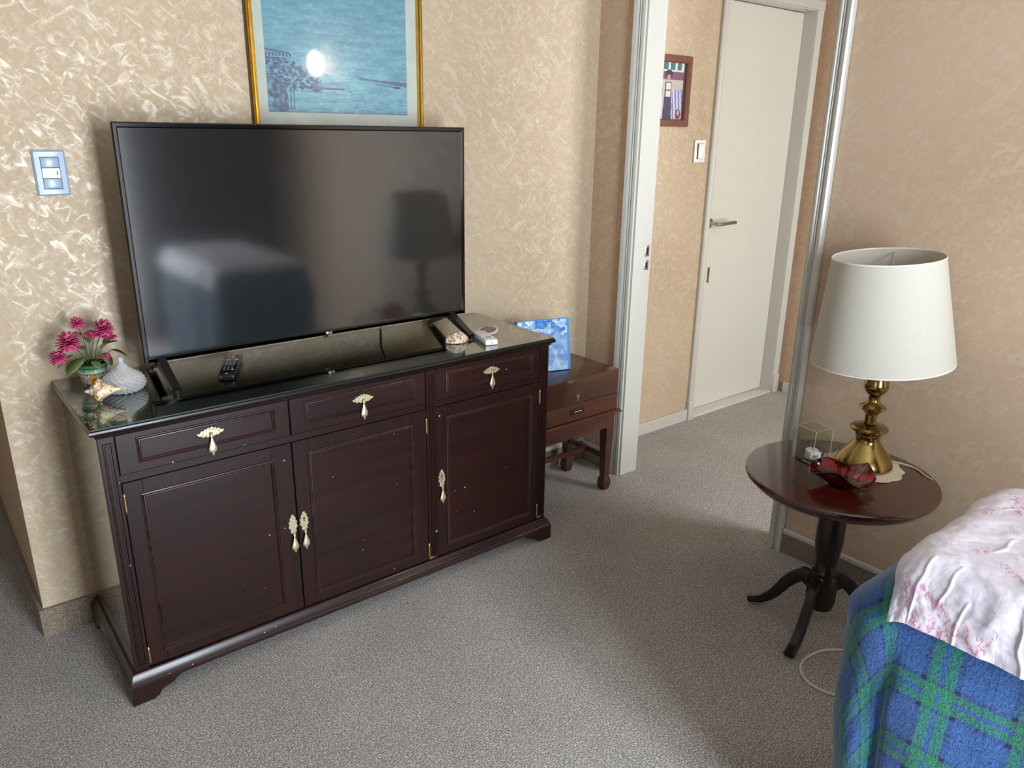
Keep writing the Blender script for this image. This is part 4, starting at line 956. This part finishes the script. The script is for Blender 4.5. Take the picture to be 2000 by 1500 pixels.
def ear(f, a):
    x = (f - .5) * .082; w = .026 * math.sin(PI * min(1, max(.02, f))) ** .55; h = .036 * math.sin(PI * (f * .85 + .08)) ** .8
    rr = 1 + .05 * nz(f * 16, a * 3, 2) + .05 * math.cos(a * 9 + f * 6)
    return Vector((x, w * math.cos(a) * rr, max(-.004, h * math.sin(a) * rr * .9 if math.sin(a) > 0 else h * .18 * math.sin(a))))
def earcol(c):
    k = nz(c.x * 120, c.y * 160, c.z * 120)
    return rgb(222 + 14 * k, 196 + 26 * k, 166 + 40 * k) if k > -.25 else rgb(128, 108, 84)
o = blob('sea_shell', M_shell, 50, 48, ear, (1.112, .130, GZ), earcol, (0, 0, math.radians(-6))); tag(o, 'rough pinkish cream clam-like sea shell by the right foot of the television', 'sea shell')

# remotes
def remote(name, label, loc, rot, L, Wd, Hh, mat, taper=.9):
    t = thing(name, label, 'remote control', loc, rot); bm = B(); box(bm, -Wd / 2, Wd / 2, 0, L, 0, Hh, .0045, 3)
    for v in bm.verts: v.co.x *= 1 - (1 - taper) * (1 - v.co.y / L)
    obj('body', bm, mat, t); return t
rm = remote('remote_control', 'black television remote with rows of small buttons lying on the glass', (.364, .166, GZ), math.radians(-25.5), .215, .049, .017, M_black)
for i in range(3):
    for j in range(4):
        bm = B(); box(bm, -.0135 + i * .0100, -.0065 + i * .0100, .098 + j * .012, .1045 + j * .012, .0165, .0182, .0008, 1); obj('button', bm, simple('grey_button', rgb(118, 120, 126), .4) if i + j == 0 else bpy.data.materials['grey_button'], rm)
M_btn = bpy.data.materials['grey_button']
for x0, x1, y0, y1, m in ((-.017, -.004, .150, .155, M_logo), (.006, .018, .150, .155, M_logo), (-.016, -.010, .192, .196, M_logo), (-.004, .003, .192, .196, M_logo), (.009, .016, .192, .196, simple('red_button', rgb(200, 40, 40), .4)), (-.003, .003, .012, .017, M_logo), (-.004, .004, .172, .177, M_logo), (.009, .016, .050, .055, M_logo)):
    bm = B(); box(bm, x0, x1, y0, y1, .0165, .0180, .0008, 1); obj('button', bm, m, rm, label='red power button' if m.name == 'red_button' else None)
for k in range(9):
    bm = B(); box(bm, -.014 + (k % 3) * .0100, -.008 + (k % 3) * .0100, .050 + (k // 3) * .013, .055 + (k // 3) * .013, .0165, .0178, .0008, 1); obj('button', bm, M_btn, rm)
wr = remote('remote_control', 'white remote control near the right end of the glass-topped sideboard', (1.181, .030, GZ), math.radians(-17), .130, .044, .019, M_switch_white, 1.0)
bm = B(); box(bm, -.010, .010, .030, .040, .0186, .0200, .001, 1); obj('button', bm, M_btn, wr)
bm = B(); lathe(bm, [(.0003, 0), (.0018, 0), (.0018, .0006), (.0003, .0006)], n=10, fn=lambda p, a, r, z: Vector((p.x, -z + .0002, .0095 + p.y))); obj('hole', bm, M_dark_hole, wr)
# agate slice
M_agate = attr_mat('agate', .15, coat=.8)
bm = B(); lathe(bm, [(.0005, .0055)] + [(.034 * i / 12, .0055) for i in range(1, 12)] + [(.033, .005), (.0345, .003), (.033, .0005), (.0005, 0)], n=48, fn=lambda p, a, r, z: Vector((p.x * 1.05 * (1 + .05 * math.cos(3 * a)), p.y * (1 + .04 * math.cos(2 * a + 1)), p.z)))
ag = obj('stone_coaster', bm, M_agate, None, loc=(1.272, .170, GZ + .006), rot=(math.radians(6), math.radians(-8), 0)); tag(ag, 'purple polished agate slice with a pale rim behind the white remote', 'agate slice')
paint_points(ag, lambda c: rgb(92, 58, 68) if math.hypot(c.x, c.y) < .028 and c.z > .003 else rgb(226, 206, 218))

# move each empty that was built round the world origin to its thing's base
def rebase(e, loc):
    e.location = loc
    for c in e.children: c.matrix_parent_inverse = Matrix.Translation(-Vector(loc))
rebase(sb, (WS / 2, D / 2, 0)); rebase(ch, ((CX0 + CX1) / 2, (CY0 + CY1) / 2, 0))
